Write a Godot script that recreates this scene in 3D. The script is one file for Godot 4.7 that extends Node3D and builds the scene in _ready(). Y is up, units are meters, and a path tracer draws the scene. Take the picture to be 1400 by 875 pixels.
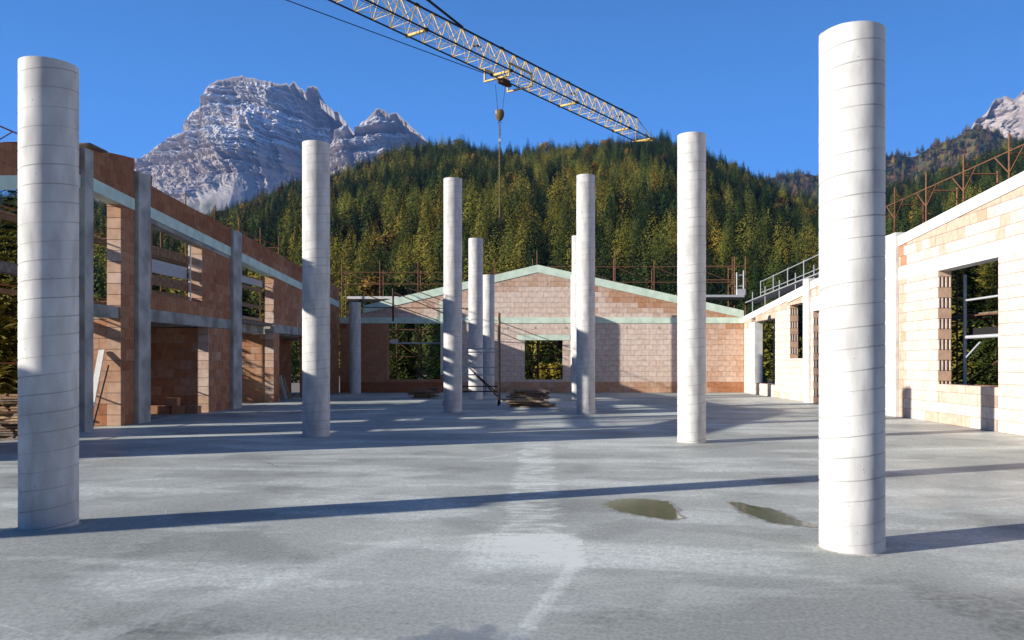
extends Node3D
# A concrete slab inside the unfinished brick walls of a hall, round concrete columns, a crane jib overhead, forest and
# rock mountains behind. World: x to the right, y up, depth d is -z; the eye stands at the origin, 1.65 m above the slab.

var rng := RandomNumberGenerator.new()
var used := {}
var M := {}
var bricks_mats: Array = []
var unit_box: ArrayMesh
var unit_pipe: ArrayMesh
const COURSE := 0.28
const BRICK := 0.385
const LEFT_X := -10.8
const RIGHT_X := 10.6
const BACK_D := 42.5
const EYE := 1.65

# ------------------------------------------------------------------ mesh collector
class MB:
	var v := PackedVector3Array()
	var n := PackedVector3Array()
	var c := PackedColorArray()
	var col := Color.WHITE
	var colored := false
	func tri(a: Vector3, b: Vector3, d: Vector3) -> void:
		var nn := (d - a).cross(b - a).normalized()
		v.append(a); v.append(b); v.append(d)
		n.append(nn); n.append(nn); n.append(nn)
		if colored:
			c.append(col); c.append(col); c.append(col)
	func leaf(a: Vector3, b: Vector3, d: Vector3, nn: Vector3) -> void:
		var turned := (d - a).cross(b - a).dot(nn) < 0.0
		v.append(a); v.append(d if turned else b); v.append(b if turned else d)
		n.append(nn); n.append(nn); n.append(nn)
		c.append(col); c.append(col); c.append(col)
	func quad(a: Vector3, b: Vector3, d: Vector3, e: Vector3) -> void:
		tri(a, b, d); tri(a, d, e)
	# eight corners: bottom 0..3 (counter-clockwise seen from above: -x-z, +x-z, +x+z, -x+z), top 4..7
	func hexa(p: Array) -> void:
		quad(p[7], p[6], p[2], p[3]); quad(p[5], p[4], p[0], p[1])
		quad(p[6], p[5], p[1], p[2]); quad(p[4], p[7], p[3], p[0])
		quad(p[4], p[5], p[6], p[7]); quad(p[3], p[2], p[1], p[0])
	func box(at: Vector3, size: Vector3, b := Basis()) -> void:
		var h := size * 0.5
		var p := []
		for y in [-1.0, 1.0]:
			for q in [Vector2(-1, -1), Vector2(1, -1), Vector2(1, 1), Vector2(-1, 1)]:
				p.append(at + b * Vector3(q.x * h.x, y * h.y, q.y * h.z))
		hexa(p)
	func tube(a: Vector3, b: Vector3, r0: float, r1: float, sides := 6) -> void:
		var y := (b - a).normalized()
		var x := y.cross(Vector3.UP if absf(y.y) < 0.9 else Vector3.RIGHT).normalized()
		var z := x.cross(y)
		for i in sides:
			var t0 := TAU * i / sides
			var t1 := TAU * (i + 1) / sides
			var d0 := x * cos(t0) + z * sin(t0)
			var d1 := x * cos(t1) + z * sin(t1)
			quad(b + d0 * r1, b + d1 * r1, a + d1 * r0, a + d0 * r0)
			tri(b, b + d1 * r1, b + d0 * r1)
			tri(a, a + d0 * r0, a + d1 * r0)
	func mesh(into: ArrayMesh = null) -> ArrayMesh:
		var m := into if into else ArrayMesh.new()
		if v.is_empty():
			return m
		var a := []
		a.resize(Mesh.ARRAY_MAX)
		a[Mesh.ARRAY_VERTEX] = v
		a[Mesh.ARRAY_NORMAL] = n
		if colored:
			a[Mesh.ARRAY_COLOR] = c
		m.add_surface_from_arrays(Mesh.PRIMITIVE_TRIANGLES, a)
		return m

# ------------------------------------------------------------------ tree of things
func V(x: float, y: float, d: float) -> Vector3:
	return Vector3(x, y, -d)

func hang(o: Node3D, called: String, parent: Node) -> void:
	var key := "%d/%s" % [parent.get_instance_id(), called]
	var k: int = used.get(key, 0)
	used[key] = k + 1
	o.name = called if k == 0 else "%s_%03d" % [called, k]
	parent.add_child(o, true)

func thing(called: String, label: String, category: String, at := Vector3.ZERO, group := "") -> Node3D:
	var o := Node3D.new()
	hang(o, called, self)
	o.position = at
	tag(o, label, category, group)
	return o

func tag(o: Node, label: String, category: String, group := "") -> void:
	o.set_meta("label", label)
	o.set_meta("category", category)
	if group:
		o.set_meta("group", group)

func obj(called: String, mesh: Mesh, mat: Material, parent: Node = self, at := Vector3.ZERO) -> MeshInstance3D:
	var o := MeshInstance3D.new()
	o.mesh = mesh
	if mat:
		o.material_override = mat
	hang(o, called, parent)
	o.position = at
	return o

func struct(called: String, mesh: Mesh, mat: Material, label: String) -> MeshInstance3D:
	var o := obj(called, mesh, mat)
	o.set_meta("kind", "structure")
	o.set_meta("label", label)
	return o

func crate(called: String, parent: Node, at: Vector3, size: Vector3, mat: Material, b := Basis()) -> MeshInstance3D:
	var o := obj(called, unit_box, mat, parent)
	o.transform = Transform3D(b * Basis.from_scale(size), at)
	return o

func pipe(called: String, parent: Node, a: Vector3, b: Vector3, r: float, mat: Material) -> MeshInstance3D:
	var o := obj(called, unit_pipe, mat, parent)
	var y := b - a
	var yn := y.normalized()
	var x := yn.cross(Vector3.UP if absf(yn.y) < 0.9 else Vector3.RIGHT).normalized()
	var z := x.cross(yn)
	o.transform = Transform3D(Basis(x * r, y, z * r), (a + b) * 0.5)
	return o

# ------------------------------------------------------------------ materials
func noise_image(sd: int, freq: float, size: int, oct: int, lo: float, hi: float, type := FastNoiseLite.TYPE_SIMPLEX_SMOOTH) -> Image:
	var f := FastNoiseLite.new()
	f.seed = sd
	f.frequency = freq
	f.noise_type = type
	f.fractal_octaves = oct
	var im := f.get_seamless_image(size, size)
	im.convert(Image.FORMAT_L8)
	var d := im.get_data()
	var lut := PackedByteArray()
	for i in 256:
		lut.append(int(255.0 * clampf(lerpf(lo, hi, i / 255.0), 0, 1)))
	for i in d.size():
		d[i] = lut[d[i]]
	return Image.create_from_data(size, size, false, Image.FORMAT_L8, d)

func tex(im: Image) -> ImageTexture:
	var r := im.duplicate()
	r.convert(Image.FORMAT_RGB8)
	return ImageTexture.create_from_image(r)

func lin(r: float, g: float, b: float) -> Color:
	return Color(r, g, b).linear_to_srgb()

func mat(called: String, c: Color, rough := 0.85, t: Texture2D = null, scale := 1.0, bump: Texture2D = null, bump_cm := 0.3, bump_scale := 0.0) -> StandardMaterial3D:
	var m := StandardMaterial3D.new()
	m.resource_name = called
	m.albedo_color = c
	m.roughness = rough
	m.metallic_specular = 0.35
	if t or bump:
		m.uv1_triplanar = true
		m.uv1_world_triplanar = true
		m.uv1_scale = Vector3.ONE * scale
	if t:
		m.albedo_texture = t
	if bump:
		m.heightmap_enabled = true
		m.heightmap_texture = bump
		m.heightmap_scale = bump_cm
	M[called] = m
	return m

func make_materials() -> void:
	var soft := noise_image(3, 0.010, 512, 4, 0.88, 1.06)
	var grain := noise_image(5, 0.06, 512, 4, 0.7, 1.1)
	var t_soft := tex(soft)
	var t_grain := tex(grain)
	var mott := tex(noise_image(9, 0.008, 512, 5, 0.72, 1.12))
	# clay blocks, from dusty pale to damp dark
	var clay := [[0.75, 0.625, 0.535], [0.68, 0.53, 0.43], [0.58, 0.39, 0.275], [0.50, 0.265, 0.15], [0.42, 0.19, 0.095], [0.34, 0.135, 0.065]]
	for i in clay.size() * 2 - 1:
		var p: Array = clay[i / 2]
		var q: Array = clay[(i + 1) / 2]
		bricks_mats.append(mat("clay_%d" % i, lin((p[0] + q[0]) * 0.5, (p[1] + q[1]) * 0.5, (p[2] + q[2]) * 0.5), 0.92, t_soft, 0.7, t_grain, 0.08))
	mat("mortar", lin(0.44, 0.36, 0.31), 0.95, t_grain, 1.5)
	var ci := noise_image(12, 0.006, 1024, 6, 0.82, 1.08)
	var cr := RandomNumberGenerator.new()
	cr.seed = 99
	for i in 150:          # air holes and little spalls
		var q := cr.randi_range(2, 6)
		ci.fill_rect(Rect2i(cr.randi() % 1018, cr.randi() % 1018, q, maxi(2, q / 3)), Color.from_hsv(0, 0, cr.randf_range(0.55, 0.78)))
	mat("column", lin(0.65, 0.655, 0.64), 0.85, tex(ci), 0.35, t_grain, 0.12).uv1_scale = Vector3(0.7, 0.22, 0.7)
	mat("seam", lin(0.36, 0.36, 0.35), 0.9)
	mat("pilaster", lin(0.50, 0.50, 0.455), 0.85, mott, 0.25, t_grain, 0.08)
	mat("pale_concrete", lin(0.66, 0.66, 0.64), 0.85, t_soft, 0.4)
	mat("beam", lin(0.40, 0.40, 0.36), 0.85, mott, 0.25, t_grain, 0.08)
	mat("mint", lin(0.66, 0.82, 0.68), 0.8, t_soft, 0.25)
	mat("white_coping", lin(0.74, 0.74, 0.70), 0.85, t_soft, 0.3)
	mat("rust", lin(0.24, 0.115, 0.06), 0.75, mott, 2.0)
	mat("dark_rust", lin(0.10, 0.055, 0.035), 0.8, mott, 2.0)
	mat("zinc", lin(0.46, 0.49, 0.52), 0.5, t_soft, 2.0)
	mat("dull_zinc", lin(0.33, 0.35, 0.37), 0.55, t_soft, 2.0)
	mat("wood", lin(0.30, 0.19, 0.105), 0.85, mott, 1.4)
	mat("pale_wood", lin(0.52, 0.40, 0.26), 0.85, mott, 1.4)
	mat("grey_wood", lin(0.24, 0.20, 0.16), 0.9, mott, 1.4)
	mat("white_board", lin(0.66, 0.66, 0.64), 0.7, t_soft, 1.0)
	mat("crane_yellow", lin(0.62, 0.44, 0.13), 0.55, t_soft, 1.0)
	mat("crane_cream", lin(0.74, 0.57, 0.24), 0.55, t_soft, 1.0)
	mat("crane_dark", lin(0.035, 0.032, 0.03), 0.6)
	mat("rope", lin(0.03, 0.03, 0.035), 0.7)
	mat("hook_block", lin(0.20, 0.14, 0.06), 0.6, mott, 2.0)
	mat("rubber", lin(0.02, 0.02, 0.02), 0.8)
	mat("gravel", lin(0.34, 0.30, 0.25), 0.95, tex(noise_image(21, 0.05, 512, 4, 0.4, 1.3)), 0.4)
	mat("bark", lin(0.07, 0.05, 0.035), 0.95)
	var w := mat("water", lin(0.16, 0.165, 0.105), 0.09)
	w.metallic_specular = 0.5
	var wb := mat("damp", lin(0.355, 0.37, 0.365), 0.26)
	wb.metallic_specular = 0.3
	mat("wet_margin", lin(0.27, 0.275, 0.25), 0.4)
	for p in [["spruce_green", 0.018, 0.035, 0.010], ["deep_green", 0.009, 0.019, 0.007], ["moss_green", 0.058, 0.080, 0.018], ["larch_green", 0.155, 0.150, 0.025], ["larch_yellow", 0.22, 0.18, 0.026], ["autumn_orange", 0.20, 0.125, 0.025], ["autumn_brown", 0.11, 0.065, 0.026]]:
		var m := mat(p[0], lin(p[1], p[2], p[3]), 0.8)
		m.vertex_color_use_as_albedo = true
		m.metallic_specular = 0.2
		m.backlight_enabled = true
		m.backlight = Color(0.25, 0.25, 0.2)
	var f := mat("forest", Color.WHITE, 0.8)
	f.vertex_color_use_as_albedo = true
	f.metallic_specular = 0.2
	f.backlight_enabled = true
	f.backlight = Color(0.25, 0.25, 0.2)
	var r := mat("rock", Color.WHITE, 0.95)
	r.vertex_color_use_as_albedo = true
	r.metallic_specular = 0.1
	var g := mat("forest_floor", lin(0.022, 0.026, 0.012), 0.95, mott, 0.02)
	g.metallic_specular = 0.1

# ------------------------------------------------------------------ the slab and its stains
func floor_image(x0: float, x1: float, d0: float, d1: float, w: int, h: int) -> Image:
	var big := FastNoiseLite.new(); big.seed = 4; big.frequency = 0.22; big.fractal_octaves = 4
	var streak := FastNoiseLite.new(); streak.seed = 8; streak.frequency = 0.5; streak.fractal_octaves = 5
	var fine := FastNoiseLite.new(); fine.seed = 15; fine.frequency = 9.0; fine.fractal_octaves = 3
	var sand := FastNoiseLite.new(); sand.seed = 29; sand.frequency = 26.0; sand.fractal_octaves = 2
	var comb := FastNoiseLite.new(); comb.seed = 23; comb.frequency = 1.0; comb.fractal_octaves = 3
	var out := PackedByteArray()
	out.resize(w * h * 3)
	var k := 0
	for j in h:
		var d := lerpf(d0, d1, (j + 0.5) / h)
		var wob := comb.get_noise_1d(d * 2.0) * 0.12
		for i in w:
			var x := lerpf(x0, x1, (i + 0.5) / w)
			var b := big.get_noise_2d(x, d)
			var s := streak.get_noise_2d(x * 0.45 + d * 0.25, d * 1.5)
			var f := fine.get_noise_2d(x, d)
			var gr := sand.get_noise_2d(x, d * 0.7)
			var val := 0.435 + 0.13 * b + 0.05 * f
			# laitance: pale smears dragged across the slab, scratches, gritty dark patches
			var sm := smoothstep(0.04, 0.26, s + 0.3 * b)
			val += 0.12 * sm * (0.65 + 0.45 * f + 0.8 * absf(s))
			var scr := 1.0 - absf(streak.get_noise_2d(x * 0.9 - d * 0.7 + 50.0, d * 2.6 + x * 0.8)) * 5.0
			if scr > 0.45:
				val += 0.10 * (scr - 0.45) * smoothstep(-0.2, 0.3, b)
			var grit := streak.get_noise_2d(x * 1.1 + 200.0, d * 1.3 - 80.0)
			val -= 0.10 * smoothstep(0.10, 0.34, grit) * (0.7 + 0.9 * f)
			# pale strip trowelled down the middle of the hall
			var e := absf(x + 0.12 + wob)
			if d > 7.0 and d < 18.0:
				var wide := 0.34 + 0.10 * comb.get_noise_1d(d * 5.0 + 40.0)
				val += (1.0 - smoothstep(wide - 0.12, wide, e)) * 0.22 * (0.6 + 1.1 * comb.get_noise_2d(x * 2.0, d * 6.0)) * smoothstep(18.0, 14.0, d)
			# the combed patch in the foreground
			if d > 6.15 and d < 7.75 and x > -0.80 and x < 0.36:
				var in_x := smoothstep(-0.80, -0.45, x) * (1.0 - smoothstep(0.30, 0.36, x + 0.1 * comb.get_noise_1d(d * 9.0)))
				var in_d := smoothstep(6.15, 6.6, d) * (1.0 - smoothstep(7.68, 7.75, d))
				var lines := clampf(0.5 + 2.2 * fine.get_noise_2d(x * 0.12, d * 2.2) if x > -0.42 else 0.5 + 0.5 * sin(x * 70.0 + 2.0 * f), 0.0, 1.0)
				val += in_x * in_d * (0.15 + 0.08 * lines + 0.08 * f)
			# diagonal pale drag mark that leaves the patch towards the viewer
			var cx := 0.28 - (6.65 - d) * 0.23
			if d > 4.4 and d < 6.75:
				val += (1.0 - smoothstep(0.03, 0.09, absf(x - cx + 0.03 * f))) * 0.14
				if x < cx:
					val += (1.0 - smoothstep(0.0, 0.7, cx - x)) * 0.05
			# drag mark on the left
			var c2 := -1.35 - (7.3 - d) * 0.55
			if d > 4.4 and d < 7.4:
				val += (1.0 - smoothstep(0.05, 0.22, absf(x - c2 + 0.1 * f))) * 0.08
			# dark damp bloom in front on the right
			val -= 0.13 * smoothstep(0.0, 0.8, 1.0 - Vector2((x - 1.7) / 3.0, (d - 5.2) / 1.7).length()) * (0.8 + 0.8 * b + 0.6 * f)
			val -= 0.12 * smoothstep(0.0, 0.8, 1.0 - Vector2((x + 2.2) / 1.1, (d - 5.15) / 0.55).length()) * (0.8 + 0.8 * f)
			if f > 0.60:
				val += 0.05
			elif f < -0.62:
				val -= 0.05
			val *= 1.0 + 0.20 * gr + (0.25 * (gr + 0.45) if gr < -0.45 else 0.0)
			val = clampf(val, 0.1, 0.75)
			out[k] = int(255.0 * pow(val * 0.95, 0.4545))
			out[k + 1] = int(255.0 * pow(minf(val * 1.02, 1.0), 0.4545))
			out[k + 2] = int(255.0 * pow(val * 0.955, 0.4545))
			k += 3
	# thin scrapes and boot scuffs, each with its own direction and length
	var sr := RandomNumberGenerator.new()
	sr.seed = 17 + w
	for i in 170:
		var p := Vector2(sr.randf_range(x0, x1), sr.randf_range(d0, d1))
		var a := sr.randfn() * 0.55 + (1.3 if sr.randf() < 0.25 else 0.0)
		var long := sr.randf_range(0.15, 1.6) * (1.0 if d1 < 10.0 else 1.8)
		var bend := sr.randf_range(-0.5, 0.5)
		var gain := sr.randf_range(8.0, 40.0) * (1.0 if sr.randf() < 0.8 else -0.7)
		var wide := sr.randi_range(1, 3)
		var steps := int(long * w / (x1 - x0))
		for q in steps:
			var t := float(q) / steps
			var e := p + Vector2(cos(a + bend * t), sin(a + bend * t)) * long * t
			var px := int((e.x - x0) / (x1 - x0) * w)
			var py := int((e.y - d0) / (d1 - d0) * h)
			var g := gain * sin(PI * t) * (0.4 + 0.9 * absf(fine.get_noise_2d(e.x * 3.0, e.y * 3.0)))
			for o in wide:
				var kk := ((py + o) * w + px) * 3
				if px < 0 or px >= w or py < 0 or py + o >= h:
					continue
				for ch in 3:
					out[kk + ch] = clampi(out[kk + ch] + int(g), 20, 235)
	return Image.create_from_data(w, h, false, Image.FORMAT_RGB8, out)

func slab_mesh(x0: float, x1: float, d0: float, d1: float, y: float, thick: float, u: Array) -> ArrayMesh:
	var st := SurfaceTool.new()
	st.begin(Mesh.PRIMITIVE_TRIANGLES)
	var put := func(x: float, yy: float, d: float, nn: Vector3):
		st.set_normal(nn)
		st.set_uv(Vector2((x - u[0]) / (u[1] - u[0]), (d - u[2]) / (u[3] - u[2])))
		st.add_vertex(V(x, yy, d))
	var faces := [
		[[x0, y, d1], [x1, y, d1], [x1, y, d0], [x0, y, d0], Vector3.UP],
		[[x0, y, d0], [x1, y, d0], [x1, y - thick, d0], [x0, y - thick, d0], Vector3.BACK],
		[[x1, y, d1], [x0, y, d1], [x0, y - thick, d1], [x1, y - thick, d1], Vector3.FORWARD],
		[[x1, y, d0], [x1, y, d1], [x1, y - thick, d1], [x1, y - thick, d0], Vector3.RIGHT],
		[[x0, y, d1], [x0, y, d0], [x0, y - thick, d0], [x0, y - thick, d1], Vector3.LEFT]]
	for q in faces:
		for i in [0, 1, 2, 0, 2, 3]:
			put.call(q[i][0], q[i][1], q[i][2], q[4])
	return st.commit()

func floor_material(called: String, im: Image, rough: Texture2D) -> StandardMaterial3D:
	var m := StandardMaterial3D.new()
	m.resource_name = called
	m.albedo_texture = ImageTexture.create_from_image(im)
	m.roughness = 1.0
	m.roughness_texture = rough
	m.metallic_specular = 0.13
	m.heightmap_enabled = false
	return m

func build_floor() -> void:
	var rough := tex(noise_image(31, 0.01, 512, 5, 0.32, 0.80))
	var far_u := [-12.0, 12.0, 9.0, 43.0]
	var near_u := [-6.0, 6.0, 3.8, 9.0]
	var far := floor_material("slab_far", floor_image(-12, 12, 9, 43, 1024, 1100), rough)
	var near := floor_material("slab_near", floor_image(-6, 6, 3.8, 9, 1700, 900), rough)
	var root := Node3D.new()
	hang(root, "floor", self)
	root.set_meta("kind", "structure")
	root.set_meta("label", "grey power-trowelled concrete slab with pale smears and damp spots")
	obj("slab", slab_mesh(-11.15, 10.95, 9.0, 43.0, 0.0, 0.34, far_u), far, root)
	obj("slab", slab_mesh(-6.0, 6.0, 3.8, 9.0, 0.0, 0.34, near_u), near, root)
	obj("slab", slab_mesh(-24.0, -6.0, 3.8, 9.0, 0.0, 0.34, far_u), far, root)
	obj("slab", slab_mesh(6.0, 24.0, 3.8, 9.0, 0.0, 0.34, far_u), far, root)
	obj("slab", slab_mesh(-24.0, 24.0, -14.0, 3.8, 0.0, 0.34, far_u), far, root)
	obj("slab", slab_mesh(-24.0, -11.15, 9.0, 12.6, 0.0, 0.34, far_u), far, root)
	# a film of water that thins out to nothing at its edge
	var film := Image.create(128, 128, false, Image.FORMAT_RGBA8)
	var fnz := FastNoiseLite.new()
	fnz.seed = 3; fnz.frequency = 0.03; fnz.fractal_octaves = 4
	for j in 128:
		for i in 128:
			var q := Vector2(i - 63.5, j - 63.5).length() / 64.0 + 0.35 * fnz.get_noise_2d(i, j)
			film.set_pixel(i, j, Color(1, 1, 1, 0.5 * (1.0 - smoothstep(0.45, 0.85, q))))
	var fm := StandardMaterial3D.new()
	fm.resource_name = "wet_film"
	fm.albedo_color = lin(0.30, 0.315, 0.32)
	fm.albedo_texture = ImageTexture.create_from_image(film)
	fm.transparency = BaseMaterial3D.TRANSPARENCY_ALPHA
	fm.roughness = 0.16
	fm.metallic_specular = 0.5
	var fst := SurfaceTool.new()
	fst.begin(Mesh.PRIMITIVE_TRIANGLES)
	for q in [[0, 1], [1, 1], [1, 0], [0, 1], [1, 0], [0, 0]]:
		fst.set_normal(Vector3.UP)
		fst.set_uv(Vector2(q[0], q[1]))
		fst.add_vertex(V(-0.95 + 1.0 * q[0], 0.004, 3.95 + 1.25 * q[1]))
	tag(obj("puddle", fst.commit(), fm), "faint shiny wet patch of floor in front of the viewer, mirroring a column", "puddle")
	# two olive puddles
	var spots := [
		["damp olive puddle in the open floor, farther left of the two by the white column", "water", [[0.70, 9.28], [0.78, 9.48], [0.98, 9.62], [1.22, 9.63], [1.36, 9.5], [1.46, 9.46], [1.47, 9.1], [1.455, 8.44], [1.30, 8.36], [1.12, 8.52], [0.95, 8.70], [0.82, 8.86], [0.74, 9.1]]],
		["narrow slanting olive puddle beside the tall white column", "water", [[2.17, 9.12], [2.16, 9.40], [2.3, 9.40], [2.36, 9.18], [2.55, 9.0], [2.60, 8.72], [2.63, 8.36], [2.76, 8.10], [2.80, 7.98], [2.63, 8.02], [2.48, 8.12], [2.33, 8.2], [2.24, 8.55], [2.16, 8.8]]]]
	for s in spots:
		var p: Array = s[2]
		var mb := MB.new()
		var mid := Vector3.ZERO
		var ring := []
		for i in p.size():
			var a := Vector2(p[i][0], p[i][1])
			var b := Vector2(p[(i + 1) % p.size()][0], p[(i + 1) % p.size()][1])
			for q in 5:
				var e := a.lerp(b, q / 5.0)
				e += Vector2(sin(e.y * 61.0 + e.x * 23.0), cos(e.x * 71.0 + e.y * 37.0)) * 0.012
				ring.append(V(e.x, 0.004, e.y))
		for e in ring:
			mid += e / ring.size()
		for i in ring.size():
			mb.tri(mid, ring[(i + 1) % ring.size()], ring[i])
			var lo0: Vector3 = ring[i] - Vector3(0, 0.0035, 0) + (ring[i] - mid).normalized() * 0.01
			var lo1: Vector3 = ring[(i + 1) % ring.size()] - Vector3(0, 0.0035, 0) + (ring[(i + 1) % ring.size()] - mid).normalized() * 0.01
			mb.quad(ring[i], ring[(i + 1) % ring.size()], lo1, lo0)
		var pud := obj("puddle", mb.mesh(), M[s[1]])
		tag(pud, s[0], "puddle")
		if s[1] == "water":
			var rim := MB.new()
			for i in ring.size():
				var a: Vector3 = ring[i]
				var b: Vector3 = ring[(i + 1) % ring.size()]
				var wa := 0.05 + 0.035 * sin(i * 1.7) + 0.02 * sin(i * 4.1)
				var wb := 0.05 + 0.035 * sin(((i + 1) % ring.size()) * 1.7) + 0.02 * sin(((i + 1) % ring.size()) * 4.1)
				var oa := (a - mid).normalized() * wa
				var ob := (b - mid).normalized() * wb
				rim.quad(a + Vector3(0, -0.002, 0) - oa * 0.3, b + Vector3(0, -0.002, 0) - ob * 0.3, b + ob + Vector3(0, -0.0025, 0), a + oa + Vector3(0, -0.0025, 0))
			obj("damp_margin", rim.mesh(), M.wet_margin, pud)

# ------------------------------------------------------------------ round columns
func column(label: String, x: float, d: float, height: float, dia: float, phase: float, hand := 1.0) -> void:
	var root := thing("concrete_column", label, "column", V(x, 0, d), "round concrete columns on the slab")
	var r := dia * 0.5
	var pitch := 0.187
	var seg := 56
	var wobble := FastNoiseLite.new()
	wobble.seed = int(phase * 97.0)
	wobble.frequency = 0.35
	var fr := [0.0, 0.035, 0.07, 0.5, 0.93, 0.965]
	var dr := [-0.0055, -0.003, 0.0, 0.0, 0.0, -0.003]
	var rows := []
	var turns := int(height / pitch) + 3
	for k in range(-2, turns):
		for q in fr.size():
			rows.append([k + fr[q], dr[q]])
	var verts := PackedVector3Array()
	var norms := PackedVector3Array()
	var idx := PackedInt32Array()
	for row in rows:
		for i in seg + 1:
			var u := float(i) / seg
			var ph: float = row[0] + u
			var y := clampf((ph + phase) * pitch + wobble.get_noise_1d(ph * 2.0) * 0.022, 0.0, height)
			var a := -TAU * u * hand
			var dirv := Vector3(cos(a), 0, sin(a))
			verts.append(dirv * (r + row[1]) + Vector3(0, y, 0))
			norms.append(dirv)
	for j in rows.size() - 1:
		for i in seg:
			var a := j * (seg + 1) + i
			var b := a + seg + 1
			if verts[a].y == height and verts[a + 1].y == height:
				continue
			if verts[b].y == 0.0 and verts[b + 1].y == 0.0:
				continue
			idx.append_array([a, b, a + 1, a + 1, b, b + 1])
	var arr := []
	arr.resize(Mesh.ARRAY_MAX)
	arr[Mesh.ARRAY_VERTEX] = verts
	arr[Mesh.ARRAY_NORMAL] = norms
	arr[Mesh.ARRAY_INDEX] = idx
	var am := ArrayMesh.new()
	am.add_surface_from_arrays(Mesh.PRIMITIVE_TRIANGLES, arr)
	obj("shaft", am, M.column, root)
	# the dark line that the spiral form left, lying in the groove
	var sv := PackedVector3Array()
	var sn := PackedVector3Array()
	var si := PackedInt32Array()
	for k in range(-1, turns):
		for i in seg:
			var u := float(i) / seg
			var ph := k + u
			var y := (ph + phase) * pitch + wobble.get_noise_1d(ph * 2.0) * 0.022
			var a := -TAU * u * hand
			var dirv := Vector3(cos(a), 0, sin(a))
			for e in [-0.0042, 0.0042]:
				sv.append(dirv * (r - 0.0025) + Vector3(0, clampf(y + e * (0.8 + 0.5 * sin(ph * 7.3 + phase * 9.0)), 0.001, height - 0.001), 0))
				sn.append(dirv)
	for i in sv.size() / 2 - 1:
		if sv[i * 2 + 1].y > 0.002 and sv[i * 2].y < height - 0.002:
			si.append_array([i * 2, i * 2 + 1, i * 2 + 2, i * 2 + 2, i * 2 + 1, i * 2 + 3])
	arr = []
	arr.resize(Mesh.ARRAY_MAX)
	arr[Mesh.ARRAY_VERTEX] = sv
	arr[Mesh.ARRAY_NORMAL] = sn
	arr[Mesh.ARRAY_INDEX] = si
	var sm := ArrayMesh.new()
	sm.add_surface_from_arrays(Mesh.PRIMITIVE_TRIANGLES, arr)
	obj("form_seam", sm, M.seam, root)
	var top := MB.new()
	for i in seg:
		var a0 := TAU * i / seg
		var a1 := TAU * (i + 1) / seg
		top.tri(Vector3(0, height, 0), Vector3(cos(a1) * (r - 0.001), height - 0.002, sin(a1) * (r - 0.001)), Vector3(cos(a0) * (r - 0.001), height - 0.002, sin(a0) * (r - 0.001)))
	obj("top", top.mesh(), M.column, root)
	var spill := MB.new()
	for i in seg:
		var a0 := TAU * i / seg
		var a1 := TAU * (i + 1) / seg
		var w0 := 0.018 + 0.05 * maxf(0.0, wobble.get_noise_1d(cos(a0) * 9.0 + sin(a0) * 5.0 + 60.0))
		var w1 := 0.018 + 0.05 * maxf(0.0, wobble.get_noise_1d(cos(a1) * 9.0 + sin(a1) * 5.0 + 60.0))
		var d0 := Vector3(cos(a0), 0, sin(a0))
		var d1 := Vector3(cos(a1), 0, sin(a1))
		spill.quad(d0 * (r - 0.01) + Vector3(0, 0.016, 0), d1 * (r - 0.01) + Vector3(0, 0.016, 0), d1 * (r + w1) + Vector3(0, 0.0015, 0), d0 * (r + w0) + Vector3(0, 0.0015, 0))
	obj("grout_spill", spill.mesh(), M.pilaster, root)

# ------------------------------------------------------------------ brick walls
# A wall stands in its own axes: x along it, y up, z out of its face. Regions are [s0, s1, bottom at s0, bottom at s1, top at s0, top at s1].
class Wall:
	var root: Node3D
	var items: Array = []
	var mortar := MB.new()
	var t := 0.35
	var frame: Transform3D
	var flip := false
	var tone: Callable
	var jitter := 0.65
	var end_shift := 2.0

func wall(called: String, label: String, facing: String) -> Wall:
	var w := Wall.new()
	w.root = thing(called, label, "wall")
	if facing == "right":            # faces +x, s is the depth
		w.end_shift = -1.9
		w.frame = Transform3D(Basis(Vector3(0, 0, -1), Vector3.UP, Vector3(1, 0, 0)), Vector3(LEFT_X, 0, 0))
	elif facing == "left":           # faces -x, s is minus the depth
		w.frame = Transform3D(Basis(Vector3(0, 0, 1), Vector3.UP, Vector3(-1, 0, 0)), Vector3(RIGHT_X, 0, 0))
		w.flip = true
	else:
		w.frame = Transform3D(Basis(), Vector3(0, 0, -BACK_D))
	w.root.transform = w.frame
	return w

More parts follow.
